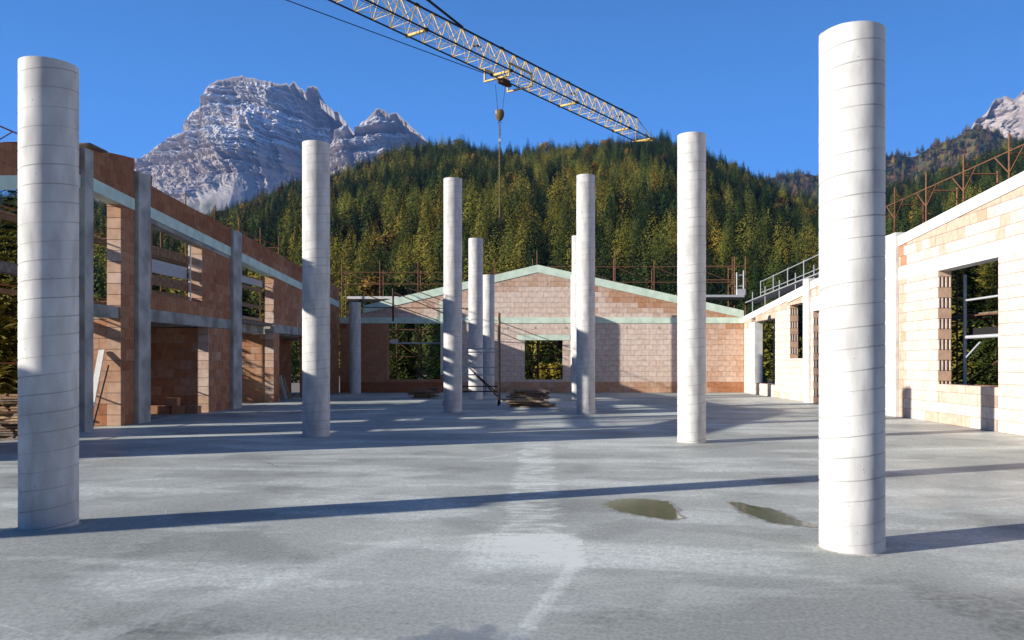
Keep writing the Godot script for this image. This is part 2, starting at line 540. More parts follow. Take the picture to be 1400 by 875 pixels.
func region(w: Wall, a0: float, a1: float, b0: float, b1: float, t0: float, t1: float, teeth := "") -> void:
	var s0 := a0
	var s1 := a1
	if w.flip:
		s0 = -a1; s1 = -a0
		var k := b0; b0 = b1; b1 = k
		k = t0; t0 = t1; t1 = k
	var bot := func(s: float) -> float: return lerpf(b0, b1, (s - s0) / (s1 - s0))
	var top := func(s: float) -> float: return lerpf(t0, t1, (s - s0) / (s1 - s0))
	var k0 := int(floor(minf(b0, b1) / COURSE + 0.001))
	var k1 := int(ceil(maxf(t0, t1) / COURSE))
	for k in range(k0, k1):
		var y0 := k * COURSE + 0.0065
		var y1 := (k + 1) * COURSE - 0.0065
		var off := 0.5 * BRICK if posmod(k, 2) else 0.0
		var e0 := s0
		var e1 := s1
		# toothed ends at an opening: every other block stops short and shows the ribs inside it
		var toothed := posmod(k, 2) == 1 and teeth != "" and not teeth.contains("p")
		if teeth.contains("a"):
			e0 += 0.10 if toothed else 0.025
		if teeth.contains("b"):
			e1 -= 0.10 if toothed else 0.025
		if teeth != "" and not toothed:
			for side in ["a", "b"]:
				if teeth.contains(side):
					var ls := s0 if side == "a" else s1 - 0.024
					add_brick(w, ls, ls + 0.024, maxf(y0, bot.call(ls)), maxf(y0, bot.call(ls)), minf(y1, top.call(ls)), minf(y1, top.call(ls)), k, 0, -w.t, 0.001, true, w.end_shift)
		var j := int(floor((e0 - off) / BRICK))
		while j * BRICK + off < e1:
			var a := maxf(j * BRICK + off + 0.005, e0)
			var b := minf((j + 1) * BRICK + off - 0.005, e1)
			j += 1
			if e0 > a - 0.005 - 0.12 and a > e0:      # no slivers at the ends
				a = e0
			if b < e0 + 0.12 and e1 - e0 > 0.2:
				continue
			if e1 - b < 0.12:
				b = e1
			if a > e1 - 0.12 and e1 - e0 > 0.2:
				break
			add_brick(w, a, b, maxf(y0, bot.call(a)), maxf(y0, bot.call(b)), minf(y1, top.call(a)), minf(y1, top.call(b)), k, j, -w.t, rng.randf_range(-0.003, 0.003))
		if toothed:
			for side in ["a", "b"]:
				if not teeth.contains(side):
					continue
				var lo := s0 if side == "a" else s1 - 0.10
				var yb := maxf(y0, bot.call(lo))
				var yt := minf(y1, top.call(lo))
				if yt - yb < 0.1:
					continue
				for z in [-0.34, -0.235, -0.13, -0.035]:
					add_brick(w, lo, lo + 0.10, yb, yb, yt, yt, k, 0, z, z + 0.03, true, -0.6)
	var p := []
	var g := 0.013
	for y in 2:
		for q in [[s0 + g, -w.t + g], [s1 - g, -w.t + g], [s1 - g, -g], [s0 + g, -g]]:
			p.append(Vector3(q[0], (bot.call(q[0]) + 0.002) if y == 0 else (top.call(q[0]) - 0.004), q[1]))
	if teeth != "":
		for i in 8:
			if teeth.contains("a"):
				p[i].x = maxf(p[i].x, s0 + 0.115)
			if teeth.contains("b"):
				p[i].x = minf(p[i].x, s1 - 0.115)
	w.mortar.hexa(p)

func add_brick(w: Wall, a: float, b: float, ba: float, bb: float, ta: float, tb: float, k: int, j: int, z0: float, z1: float, rib := false, shift := 0.0) -> void:
	if ta - ba < 0.015 and tb - bb < 0.015:
		return
	ta = maxf(ta, ba + 0.003)
	tb = maxf(tb, bb + 0.003)
	var mid := Vector3((a + b) * 0.5, (ba + bb + ta + tb) * 0.25, 0)
	var tone: int = clampi(int(round(2.0 * (w.tone.call(mid.x, mid.y) + shift + rng.randf_range(-w.jitter, w.jitter)))), 0, bricks_mats.size() - 1)
	var at := w.frame * mid
	var d := maxf(-at.z, 1.0)
	var px := 743.0 + 1100.0 * at.x / d
	var score := (b - a) / d * (1.0 if px > -30 and px < 1430 else 0.02) * (0.3 if rib else 1.0)
	w.items.append({"score": score, "a": a, "b": b, "ba": ba, "bb": bb, "ta": ta, "tb": tb, "z0": z0, "z1": z1, "tone": tone})

func finish(w: Wall) -> void:
	w.items.sort_custom(func(p, q): return p.score > q.score)
	var rest := []
	for i in bricks_mats.size():
		rest.append(MB.new())
	for i in w.items.size():
		var e: Dictionary = w.items[i]
		var square := absf(e.ba - e.bb) < 0.001 and absf(e.ta - e.tb) < 0.001
		if i < 300 and square:
			crate("brick", w.root, Vector3((e.a + e.b) * 0.5, (e.ba + e.ta) * 0.5, (e.z0 + e.z1) * 0.5), Vector3(e.b - e.a, e.ta - e.ba, e.z1 - e.z0), bricks_mats[e.tone])
			continue
		var p := [Vector3(e.a, e.ba, e.z0), Vector3(e.b, e.bb, e.z0), Vector3(e.b, e.bb, e.z1), Vector3(e.a, e.ba, e.z1), Vector3(e.a, e.ta, e.z0), Vector3(e.b, e.tb, e.z0), Vector3(e.b, e.tb, e.z1), Vector3(e.a, e.ta, e.z1)]
		if i < 300:
			var one := MB.new()
			one.hexa(p)
			obj("brick", one.mesh(), bricks_mats[e.tone], w.root)
		else:
			rest[e.tone].hexa(p)
	var am := ArrayMesh.new()
	var mats := []
	for i in rest.size():
		if rest[i].v.size():
			rest[i].mesh(am)
			mats.append(bricks_mats[i])
	if mats.size():
		var o := obj("brick", am, null, w.root)
		o.set_meta("kind", "stuff")
		for i in mats.size():
			o.set_surface_override_material(i, mats[i])
	obj("mortar", w.mortar.mesh(), M.mortar, w.root)

# a straight band of another material, set a little proud of the bricks; a0..a1 as in region()
func band(w: Wall, called: String, a0: float, a1: float, b0: float, b1: float, t0: float, t1: float, m: Material, proud := 0.012, back := 0.0) -> void:
	if w.flip:
		var k := a0; a0 = -a1; a1 = -k
		k = b0; b0 = b1; b1 = k
		k = t0; t0 = t1; t1 = k
	# in lengths of about 2.5 m, as boards come, butted with a 3 mm joint
	var n := maxi(1, int(round((a1 - a0) / 2.4)))
	for i in n:
		var u0 := float(i) / n
		var u1 := float(i + 1) / n
		var s0 := lerpf(a0, a1, u0) + (0.0015 if i else 0.0)
		var s1 := lerpf(a0, a1, u1) - 0.0015
		var z0 := -w.t - proud + back
		var z1 := proud + rng.randf_range(-0.002, 0.002)
		var one := MB.new()
		one.hexa([Vector3(s0, lerpf(b0, b1, u0), z0), Vector3(s1, lerpf(b0, b1, u1), z0), Vector3(s1, lerpf(b0, b1, u1), z1), Vector3(s0, lerpf(b0, b1, u0), z1),
			Vector3(s0, lerpf(t0, t1, u0), z0), Vector3(s1, lerpf(t0, t1, u1), z0), Vector3(s1, lerpf(t0, t1, u1), z1), Vector3(s0, lerpf(t0, t1, u0), z1)])
		obj(called, one.mesh(), m, w.root)

func pilaster(label: String, x: float, d0: float, d1: float, height: float, depth: float, m: Material) -> void:
	var o := thing("concrete_pilaster", label, "pilaster", V(x, 0, (d0 + d1) * 0.5), "concrete pilasters between the brick bays")
	var n := 3
	for i in n:
		var y0 := height * i / n
		var y1 := height * (i + 1) / n - (0.004 if i < n - 1 else 0.0)
		crate("lift", o, Vector3(0, (y0 + y1) * 0.5, 0), Vector3(depth, y1 - y0, d1 - d0), m)
	crate("core", o, Vector3(0, height * 0.5 - 0.01, 0), Vector3(depth - 0.02, height - 0.04, d1 - d0 - 0.02), M.mortar)

func band_top(d: float) -> float:
	return 6.05 - 0.054 * (d - 19.13) if d > 18.8 else 6.0 + 0.235 * (d - 18.77)

func build_left() -> void:
	var nz := FastNoiseLite.new()
	nz.seed = 77; nz.frequency = 0.35
	var tone := func(s: float, y: float) -> float: return 3.8 + 1.0 * nz.get_noise_2d(s, y) + (0.7 if y > 5.6 else 0.0)
	# front bay, mostly beside the viewer
	var w := wall("brick_wall", "front end of the left brick wall, beyond the leftmost tall column", "right")
	w.tone = tone
	band(w, "insulation_band", 12.6, 18.76, band_top(12.6) - 0.28, band_top(18.76) - 0.3, band_top(12.6), band_top(18.76), M.mint)
	region(w, 12.6, 18.76, band_top(12.6), band_top(18.76), band_top(12.6) + 0.62, 6.68)
	region(w, 12.6, 14.9, 0, 0, band_top(12.6) - 0.28, band_top(14.9) - 0.3)
	region(w, 14.9, 15.9, 0, 0, 3.45, 3.45)
	crate("beam", w.root, Vector3(17.33, 3.55, -0.16), Vector3(2.86, 0.22, 0.3), M.grey_wood)
	finish(w)
	pilaster("grey concrete pilaster just beside the leftmost tall column, at the ridge of the left wall", LEFT_X - 0.13, 18.77, 19.13, 6.64, 0.46, M.pilaster)
	# bay 1
	w = wall("brick_wall", "narrow left wall bay with one tall opening between two concrete pilasters", "right")
	w.tone = tone
	var b := func(d: float) -> float: return band_top(d)
	band(w, "insulation_band", 19.13, 21.25, b.call(19.13) - 0.3, b.call(21.25) - 0.3, b.call(19.13), b.call(21.25), M.mint)
	region(w, 19.13, 21.25, b.call(19.13), b.call(21.25), 6.72, 7.02)
	region(w, 20.55, 21.25, 0, 0, b.call(20.55) - 0.3, b.call(21.25) - 0.3, "ap")
	crate("beam", w.root, Vector3(19.84, 2.9, -0.19), Vector3(1.42, 0.3, 0.28), M.beam)
	crate("cap_board", w.root, Vector3(19.2, 6.745, 0.0), Vector3(0.75, 0.035, 0.40), M.grey_wood)
	finish(w)
	pilaster("grey concrete pilaster second along the left wall, rising above the brickwork", LEFT_X - 0.13, 21.27, 21.92, 6.68, 0.46, M.pilaster)
	# bay 2
	w = wall("brick_wall", "left wall bay with a boarded upper window opening over a dark doorway", "right")
	w.tone = tone
	band(w, "insulation_band", 21.92, 27.76, b.call(21.92) - 0.3, b.call(27.76) - 0.3, b.call(21.92), b.call(27.76), M.mint)
	band(w, "lintel", 21.92, 27.76, b.call(21.92) - 0.42, b.call(27.76) - 0.42, b.call(21.92) - 0.304, b.call(27.76) - 0.304, M.beam, -0.02)
	region(w, 21.92, 27.76, b.call(21.92), b.call(27.76), 6.5, 6.22)
	region(w, 21.92, 22.2, 3.5, 3.5, b.call(21.92) - 0.42, b.call(22.2) - 0.42)
	region(w, 25.44, 27.76, 3.5, 3.5, b.call(25.44) - 0.42, b.call(27.76) - 0.42, "ap")
	region(w, 21.92, 27.76, 3.08, 3.08, 3.5, 3.5)
	band(w, "concrete_beam", 21.92, 27.76, 2.74, 2.76, 3.08, 3.08, M.beam, 0.02)
	region(w, 25.94, 27.76, 0, 0, 2.75, 2.75, "ap")
	finish(w)
	for q in [[4.95, 0.26, 22.2, 25.4], [4.5, 0.38, 22.2, 25.3], [4.1, 0.30, 22.25, 25.42], [3.7, 0.2, 22.3, 25.4]]:
		var board := crate("guard_board", w.root, Vector3((q[2] + q[3]) * 0.5, q[0] - 0.1, -0.42 - 0.02 * q[1]), Vector3(q[3] - q[2], q[1], 0.04), M.zinc if q[1] > 0.3 else M.wood)
		board.rotation.z = 0.004
	pipe("prop", w.root, Vector3(25.25, 3.5, -0.30), Vector3(25.25, 5.28, -0.30), 0.035, M.white_board)
	pipe("prop", w.root, Vector3(22.75, 3.5, -0.5), Vector3(22.75, 5.4, -0.5), 0.03, M.zinc)
	pilaster("grey concrete pilaster third along the left wall, beyond the boarded window", LEFT_X - 0.13, 27.78, 28.56, 6.2, 0.46, M.pilaster)
	# bay 3 and the far end
	w = wall("brick_wall", "far bay of the left brick wall behind the second tall column", "right")
	w.tone = tone
	band(w, "insulation_band", 28.56, 42.5, b.call(28.56) - 0.3, b.call(42.5) - 0.3, b.call(28.56), b.call(42.5), M.mint)
	region(w, 28.56, 42.5, b.call(28.56), b.call(42.5), 6.24, 5.52)
	region(w, 28.56, 28.75, 0, 0, b.call(28.56) - 0.3, b.call(28.75) - 0.3)
	region(w, 32.2, 40.9, 3.15, 3.15, b.call(32.2) - 0.3, b.call(40.9) - 0.3, "ap")
	band(w, "concrete_beam", 32.2, 40.9, 2.80, 2.80, 3.15, 3.15, M.beam, 0.02)
	region(w, 32.2, 32.9, 0, 0, 2.8, 2.8, "ap")
	region(w, 36.8, 38.4, 0, 0, 2.8, 2.8)
	region(w, 40.9, 42.5, 0, 0, b.call(40.9) - 0.3, b.call(42.5) - 0.3, "ap")
	crate("sill_board", w.root, Vector3(30.45, 3.1, -0.2), Vector3(3.3, 0.12, 0.4), M.grey_wood)
	crate("guard_board", w.root, Vector3(30.4, 4.72, -0.42), Vector3(3.3, 0.24, 0.04), M.zinc)
	crate("guard_board", w.root, Vector3(30.4, 4.45, -0.42), Vector3(3.3, 0.14, 0.04), M.wood)
	crate("guard_board", w.root, Vector3(30.4, 3.78, -0.42), Vector3(3.3, 0.14, 0.04), M.wood)
	crate("guard_board", w.root, Vector3(30.4, 3.3, -0.42), Vector3(3.3, 0.10, 0.04), M.pale_wood)
	finish(w)
	# cross walls and outer walls of the side rooms
	for q in [[20.56, -11.16, -13.0, 2.72, 0.0, "short brick cross wall catching sun behind the leaning plank"],
			[25.96, -11.16, -13.0, 2.72, 0.0, "dark brick cross wall at the back of the left doorway"],
			[32.22, -11.16, -13.0, 2.72, 0.0, "sunlit brick cross wall below the third opening of the left wall"]]:
		var c := wall("brick_cross_wall", q[5], "front")
		c.root.transform = Transform3D(Basis(), Vector3(0, 0, -q[0]))
		c.frame = c.root.transform
		c.t = 0.24
		c.tone = func(_s: float, y: float) -> float: return 3.0 + (0.7 if y < 0.6 else 0.0)
		region(c, q[2], q[1], 0, 0, q[3], q[3])
		finish(c)
	for q in [[12.6, 15.5, 4.2, "brick wall of the outer left wing, nearest the viewer"], [16.2, 18.9, 4.2, "second stretch of the outer left wing wall, before the gravel yard"], [20.9, 24.85, 2.72, "outer brick wall behind the dark left doorway"], [25.25, 28.0, 2.72, "outer brick wall just past the dark left doorway"],
			[33.0, 36.2, 2.72, "outer brick wall beyond the far left openings"], [37.0, 41.5, 2.72, "farthest outer brick wall of the left wing"]]:
		var c := wall("outer_brick_wall", q[3], "right")
		c.root.position.x = -13.0
		c.frame = c.root.transform
		c.t = 0.24
		c.tone = tone
		region(c, q[0], q[1], -0.3, -0.3, q[2], q[2])
		finish(c)
	for q in [[20.8, 27.9, -13.0, "concrete floor slab over the dark left doorway"], [28.2, 32.1, -12.35, "narrow concrete slab edge over the third left opening"], [32.46, 42.4, -13.0, "concrete floor slab over the far left side rooms"]]:
		var s := thing("floor_slab", q[3], "slab", V((q[2] - 11.16) * 0.5, 2.75, (q[0] + q[1]) * 0.5))
		crate("deck", s, Vector3(0, 0.15, 0), Vector3(-11.16 - q[2], 0.30, q[1] - q[0]), M.beam)
		crate("edge_form", s, Vector3((q[2] + 11.16) * 0.5 - 0.02, 0.16, 0), Vector3(0.03, 0.36, q[1] - q[0]), M.wood)
	var fl := obj("side_room_floor", slab_mesh(-13.3, -11.152, 20.4, 42.9, -0.004, 0.3, [-12.0, 12.0, 9.0, 43.0]), M.beam)
	fl.set_meta("kind", "structure")
	fl.set_meta("label", "rough concrete floor of the left side rooms")

func build_back() -> void:
	var nz := FastNoiseLite.new()
	nz.seed = 41; nz.frequency = 0.55
	var peak := func(x: float) -> float: return 6.75 - 0.222 * (x + 0.3) if x > -0.3 else 6.75 - 0.234 * (-0.3 - x)
	var w := wall("gable_wall", "far gabled brick wall with mint bands, closing the hall", "front")
	w.jitter = 0.35
	w.tone = func(s: float, y: float) -> float:
		var t := 0.25 + 0.3 * nz.get_noise_2d(s, y)
		var below: float = peak.call(s) - 0.42 - y
		if below < 0.55 + 0.35 * nz.get_noise_2d(s * 1.7, 9.0):
			t += 1.4
		if y < 0.55:
			t += 2.1
		if y < 3.66 and s > 8.3 + 1.2 * nz.get_noise_2d(y * 1.3, 30.0):
			t += 1.4
		if absf(s - 2.2) < 0.5 and y > 4.0:
			t += 1.6
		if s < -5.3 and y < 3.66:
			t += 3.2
		if s > 3.6 and y > 3.9 and below < 1.5 - 0.1 * s:
			t += 1.0
		return t
	var e := 10.58
	var c := 0.40
	for q in [[-0.3, e], [-9.5, -0.3]]:
		band(w, "coping", q[0], q[1], peak.call(q[0]) - c, peak.call(q[1]) - c, peak.call(q[0]), peak.call(q[1]), M.mint, 0.03)
	region(w, -10.4, -9.5, 3.97, 3.97, 4.2, 4.2)
	region(w, -9.5, -0.3, 3.97, 3.97, peak.call(-9.5) - c, peak.call(-0.3) - c)
	region(w, -0.3, e, 3.97, 3.97, peak.call(-0.3) - c, peak.call(e) - c)
	band(w, "ring_beam", -10.75, e, 3.66, 3.66, 3.97, 3.97, M.mint, 0.02)
	region(w, -10.75, -8.23, 0, 0, 3.66, 3.66)
	region(w, -8.23, -5.45, 0, 0, 0.70, 0.70)
	region(w, -5.45, -5.28, 0, 0, 3.66, 3.66)
	region(w, -5.28, -1.0, 0, 0, 3.66, 3.66)
	region(w, -1.0, 1.02, 0, 0, 0.68, 0.68)
	region(w, -1.36, 1.4, 3.05, 3.05, 3.66, 3.66)
	band(w, "lintel", -1.36, 1.4, 2.77, 2.77, 3.05, 3.05, M.mint, 0.02)
	region(w, 1.02, e, 0, 0, 3.66, 3.66)
	finish(w)
	crate("edge_board", w.root, Vector3(-5.37, 2.95, 0.03), Vector3(0.12, 4.0, 0.05), M.mint)
	# little square holes left by the scaffold anchors
	for x in [-1.9, -0.45, 1.2, 2.5, 4.4, 6.1, 8.0, 10.1]:
		crate("anchor_hole", w.root, Vector3(x, 3.42, 0.001), Vector3(0.07, 0.12, 0.02), M.seam)
	for x in [-2.2, 0.2, 1.6]:
		crate("anchor_hole", w.root, Vector3(x, 5.75, 0.001), Vector3(0.07, 0.12, 0.02), M.seam)

func right_top(d: float) -> float:
	return 5.84 - 0.0735 * (d - 17.7)

func build_right() -> void:
	var nz := FastNoiseLite.new()
	nz.seed = 53; nz.frequency = 0.8
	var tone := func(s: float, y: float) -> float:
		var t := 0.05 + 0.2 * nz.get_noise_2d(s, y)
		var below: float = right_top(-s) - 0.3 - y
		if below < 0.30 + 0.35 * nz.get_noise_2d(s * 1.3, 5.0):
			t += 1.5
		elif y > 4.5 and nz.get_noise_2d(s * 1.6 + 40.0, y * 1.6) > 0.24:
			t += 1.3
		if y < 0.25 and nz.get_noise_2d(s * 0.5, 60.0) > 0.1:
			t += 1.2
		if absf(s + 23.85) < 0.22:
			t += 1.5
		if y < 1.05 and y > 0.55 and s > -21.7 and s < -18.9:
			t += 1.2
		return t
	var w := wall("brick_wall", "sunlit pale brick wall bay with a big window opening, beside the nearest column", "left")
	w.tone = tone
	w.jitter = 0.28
	band(w, "coping", 8.0, 24.0, right_top(8.0) - 0.30, right_top(24.0) - 0.30, right_top(8.0), right_top(24.0), M.white_coping, 0.03)
	region(w, 8.0, 24.0, 4.42, 4.42, right_top(8.0) - 0.3, right_top(24.0) - 0.3)
	band(w, "ring_beam", 8.0, 24.0, 4.08, 4.08, 4.42, 4.42, M.white_coping, 0.012)
	region(w, 8.0, 18.75, 0, 0, 4.08, 4.08)
	region(w, 18.75, 21.6, 0, 0, 1.04, 1.04)
	region(w, 21.6, 24.0, 0, 0, 4.08, 4.08, "b")
	finish(w)
	pilaster("pale sunlit concrete pilaster right of the nearest column", RIGHT_X + 0.13, 24.02, 24.8, 5.5, 0.44, M.pale_concrete)
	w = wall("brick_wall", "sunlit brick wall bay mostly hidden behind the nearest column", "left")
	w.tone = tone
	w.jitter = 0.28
	band(w, "coping", 24.8, 31.9, right_top(24.8) - 0.30, right_top(31.9) - 0.30, right_top(24.8), right_top(31.9), M.white_coping, 0.03)
	region(w, 24.8, 31.9, 3.95, 3.95, right_top(24.8) - 0.3, right_top(31.9) - 0.3)
	band(w, "ring_beam", 24.8, 31.9, 3.62, 3.62, 3.95, 3.95, M.white_coping, 0.012)
	region(w, 24.8, 30.0, 0, 0, 3.62, 3.62)
	region(w, 31.6, 31.9, 0, 0, 3.62, 3.62, "b")
	finish(w)
	pilaster("pale concrete pilaster left of the nearest column, in the far right wall", RIGHT_X + 0.13, 31.92, 32.6, 4.95, 0.44, M.pale_concrete)
	w = wall("brick_wall", "far bay of the right wall with two openings and a guard rail above", "left")
	w.tone = tone
	w.jitter = 0.28
	var rt := func(d: float) -> float: return right_top(d)
	band(w, "coping", 32.6, 42.5, rt.call(32.6) - 0.30, rt.call(42.5) - 0.30, rt.call(32.6), rt.call(42.5), M.white_coping, 0.03)
	region(w, 32.6, 36.0, 4.06, 4.06, rt.call(32.6) - 0.3, rt.call(36.0) - 0.3)
	region(w, 32.6, 32.75, 0, 0, 4.06, 4.06)
	region(w, 34.6, 36.0, 0, 0, 4.06, 4.06, "b")
	region(w, 32.75, 34.6, 0, 0, 1.77, 1.77)
	region(w, 36.0, 36.8, 0, 0, rt.call(36.0) - 0.3, rt.call(36.8) - 0.3)
	region(w, 36.8, 40.2, 0, 0, 0.58, 0.58)
	region(w, 36.8, 40.2, 3.62, 3.62, rt.call(36.8) - 0.3, rt.call(40.2) - 0.3)
	region(w, 41.0, 42.5, 0, 0, rt.call(41.0) - 0.3, rt.call(42.5) - 0.3)
	band(w, "mint_board", 32.9, 34.8, rt.call(32.9) - 0.40, rt.call(34.8) - 0.40, rt.call(32.9) - 0.06, rt.call(34.8) - 0.06, M.mint, 0.05)
	finish(w)
	pilaster("pale concrete pilaster edging the farthest opening of the right wall", RIGHT_X + 0.15, 40.2, 41.0, 3.62, 0.4, M.pale_concrete)

# ------------------------------------------------------------------ scaffolds
func scaffold(label: String, pts: Array, tops: Array, inner: Vector3, rails: Array, decks: Array, posts: Material, bars: Material, base := -0.35, crossed := true) -> Node3D:
	var o := thing("scaffolding", label, "scaffolding", Vector3.ZERO)
	for i in pts.size():
		var p: Vector3 = pts[i]
		pipe("standard", o, Vector3(p.x, base, p.z), Vector3(p.x, tops[i], p.z), 0.027, posts)
		crate("base_plate", o, Vector3(p.x, base + 0.01, p.z), Vector3(0.16, 0.02, 0.16), bars)
		if inner != Vector3.ZERO:
			pipe("standard", o, Vector3(p.x, base, p.z) + inner, Vector3(p.x, tops[i] - 0.45, p.z) + inner, 0.03, posts)
			for r in rails:
				pipe("transom", o, Vector3(p.x, r - 0.06, p.z), Vector3(p.x, r - 0.06, p.z) + inner, 0.024, bars)
		if i + 1 < pts.size():
			var q: Vector3 = pts[i + 1]
			for k in rails.size():
				var r: float = rails[k]
				pipe("ledger", o, Vector3(p.x, r, p.z), Vector3(q.x, r, q.z), 0.021, bars)
				if k == 0 and not crossed:
					var m := p.lerp(q, 0.28)
					pipe("brace", o, Vector3(p.x, r - 0.55, p.z), Vector3(m.x, r - 0.03, m.z), 0.016, bars)
					m = p.lerp(q, 0.72)
					pipe("brace", o, Vector3(q.x, r - 0.55, q.z), Vector3(m.x, r - 0.03, m.z), 0.016, bars)
				elif k % 2 == 1 and crossed:
					pipe("brace", o, Vector3(p.x, rails[k - 1], p.z), Vector3(q.x, r, q.z), 0.016, bars)
			for dk in decks:
				for n in 2:
					var c := (p + q) * 0.5 + inner * (0.28 + 0.44 * n)
					var along := (q - p)
					crate("deck_board", o, Vector3(c.x, dk, c.z), Vector3(absf(along.x) + 0.02 if absf(along.x) > 0.5 else 0.30, 0.045, absf(along.z) + 0.02 if absf(along.z) > 0.5 else 0.30), M.grey_wood)
	return o

func build_scaffolds() -> void:
	var pts := []
	var tops := []
	for i in 9:
		var d := 15.9 + 2.2 * i
		pts.append(V(11.75, 0, d))
		tops.append(7.36 + 0.02 * i)
	var rust: Material = M.rust
	scaffold("rusty tube scaffold with knee braces rising behind the right wall", pts, tops, Vector3(0.95, 0, 0), [6.95, 4.9, 2.9, 1.0], [2.95, 4.95], rust, rust, -0.35, false)
	pts = []; tops = []
	for i in 11:
		pts.append(V(-13.75, 0, 14.6 + 2.72 * i))
		tops.append(8.15)
	scaffold("rusty tube scaffold standing along the outside of the left wall", pts, tops, Vector3(-0.95, 0, 0), [7.6, 5.6, 3.6, 1.6], [3.5, 5.5], rust, rust, -0.35, false)
	pts = []; tops = []
	for i in 6:
		pts.append(V(-11.1 + 2.1 * i, 0, 44.3))
		tops.append(7.2 if i < 4 else 7.3)
	scaffold("thin scaffold with crossed braces above the left half of the gable wall", pts, tops, Vector3(0, 0, -0.95), [6.55, 5.9, 3.4, 1.9], [3.4], M.rust, M.rust, -0.35, true)
	pts = []; tops = []
	for i in 6:
		pts.append(V(-0.35 + 2.15 * i, 0, 44.3))
		tops.append([7.75, 7.3, 7.85, 7.2, 6.9, 7.4][i])
	scaffold("thin scaffold with crossed braces above the right half of the gable wall", pts, tops, Vector3(0, 0, -0.95), [6.85, 6.0, 3.4, 1.9], [3.4], M.rust, M.rust, -0.35, true)
	# platform at the far right corner
	var o := thing("scaffold_platform", "grey metal platform on posts at the far right corner above the gable", "platform", V(10.5, 0, 44.0))
	for q in [[-0.05, 0.0], [0.55, 0.0], [-3.0, 0.3]]:
		pipe("standard", o, Vector3(q[0], -0.35, q[1]), Vector3(q[0], 7.4 if q[0] > -1 else 5.1, q[1]), 0.035, M.rust)
	crate("platform_deck", o, Vector3(-1.3, 5.2, 0), Vector3(3.4, 0.12, 0.7), M.zinc)
	crate("platform_edge", o, Vector3(-1.3, 5.05, 0.3), Vector3(3.4, 0.10, 0.06), M.rubber)
	for y in [5.75, 6.35]:
		pipe("hoist_bar", o, Vector3(0.0, y, 0.1), Vector3(0.5, y, 0.1), 0.03, M.zinc)
	pipe("hoist_post", o, Vector3(0.05, 5.2, 0.12), Vector3(0.05, 6.5, 0.12), 0.04, M.zinc)
	pipe("hoist_post", o, Vector3(0.42, 5.2, 0.12), Vector3(0.42, 6.6, 0.12), 0.04, M.zinc)
	crate("motor", o, Vector3(0.25, 5.42, 0.15), Vector3(0.45, 0.32, 0.3), M.zinc)
	for y in [6.1, 6.85]:
		pipe("rail", o, Vector3(-3.0, y, 0.0), Vector3(0.6, y, 0.0), 0.025, M.rust)
	# platform at the far left corner
	o = thing("scaffold_platform", "pale metal platform on the far left corner above the round column", "platform", V(-9.6, 0, 43.6))
	crate("platform_deck", o, Vector3(0.4, 5.08, -0.1), Vector3(2.8, 0.14, 0.8), M.white_board)
	crate("platform_edge", o, Vector3(0.4, 4.93, 0.1), Vector3(2.7, 0.12, 0.5), M.rubber)
	for x in [-0.9, 0.3, 1.6]:
		pipe("standard", o, Vector3(x, -0.35, -0.3), Vector3(x, 5.0, -0.3), 0.035, M.rust)
	# guard rail over the far right wall
	o = thing("guard_rail", "grey metal guard rail and sloping deck above the far right wall", "guard rail", V(11.75, 0, 0))
	var last := Vector3.ZERO
	for i in 7:
		var d := 43.5 - 2.4 * i
		var deck := 4.85 + 0.028 * (43.5 - d)
		var p := Vector3(0, deck, -d)
		pipe("post", o, Vector3(0, -0.35, -d), p + Vector3(0, 1.15, 0), 0.032, M.dull_zinc)
		pipe("toe_post", o, p + Vector3(-0.75, -0.6, 1.2), p + Vector3(-0.75, 0.45, 1.2), 0.03, M.dull_zinc)
		if i:
			pipe("top_rail", o, last + Vector3(0, 1.1, 0), p + Vector3(0, 1.1, 0), 0.027, M.dull_zinc)
			pipe("mid_rail", o, last + Vector3(0, 0.5, 0), p + Vector3(0, 0.5, 0), 0.027, M.dull_zinc)
			var mb := MB.new()
			var a := last + Vector3(-0.45, 0, 0)
			var b := p + Vector3(-0.45, 0, 0)
			mb.hexa([b + Vector3(-0.4, -0.05, 0), b + Vector3(0.4, -0.05, 0), a + Vector3(0.4, -0.05, 0), a + Vector3(-0.4, -0.05, 0), b + Vector3(-0.4, 0, 0), b + Vector3(0.4, 0, 0), a + Vector3(0.4, 0, 0), a + Vector3(-0.4, 0, 0)])
			obj("deck_panel", mb.mesh(), M.dull_zinc, o)
		last = p
	# tubes seen through the big right window
	o = thing("window_scaffold", "bright galvanised scaffold frame standing outside the big right window opening", "scaffolding", V(11.45, 0, 0))
	pipe("standard", o, Vector3(0, -0.35, -21.85), Vector3(0, 4.0, -21.85), 0.045, M.zinc)
	pipe("ledger", o, Vector3(0, 2.30, -21.85), Vector3(0, 2.30, -17.5), 0.05, M.zinc)
	pipe("ledger", o, Vector3(0, 3.30, -21.85), Vector3(0, 3.30, -17.5), 0.03, M.zinc)
	pipe("brace", o, Vector3(0, 1.75, -21.8), Vector3(0, 2.15, -21.1), 0.025, M.zinc)
	crate("toe_board", o, Vector3(0.25, 2.45, -19.8), Vector3(0.04, 0.2, 4.6), M.rubber)
	crate("coupler", o, Vector3(-0.02, 2.42, -19.1), Vector3(0.14, 0.2, 0.2), M.zinc)
	for q in [[1.0, 18.0, 3.2, 23.5], [3.2, 18.0, 1.0, 23.5], [2.4, 18.2, 4.2, 22.0]]:
		pipe("brace", o, Vector3(0.9, q[0], -q[1]), Vector3(0.9, q[2], -q[3]), 0.03, M.dark_rust)
	# rolling tower beside the columns
	o = thing("rolling_tower", "small wheeled scaffold tower with brown end ladder between the columns", "scaffold tower", V(-2.65, 0, 30.3))
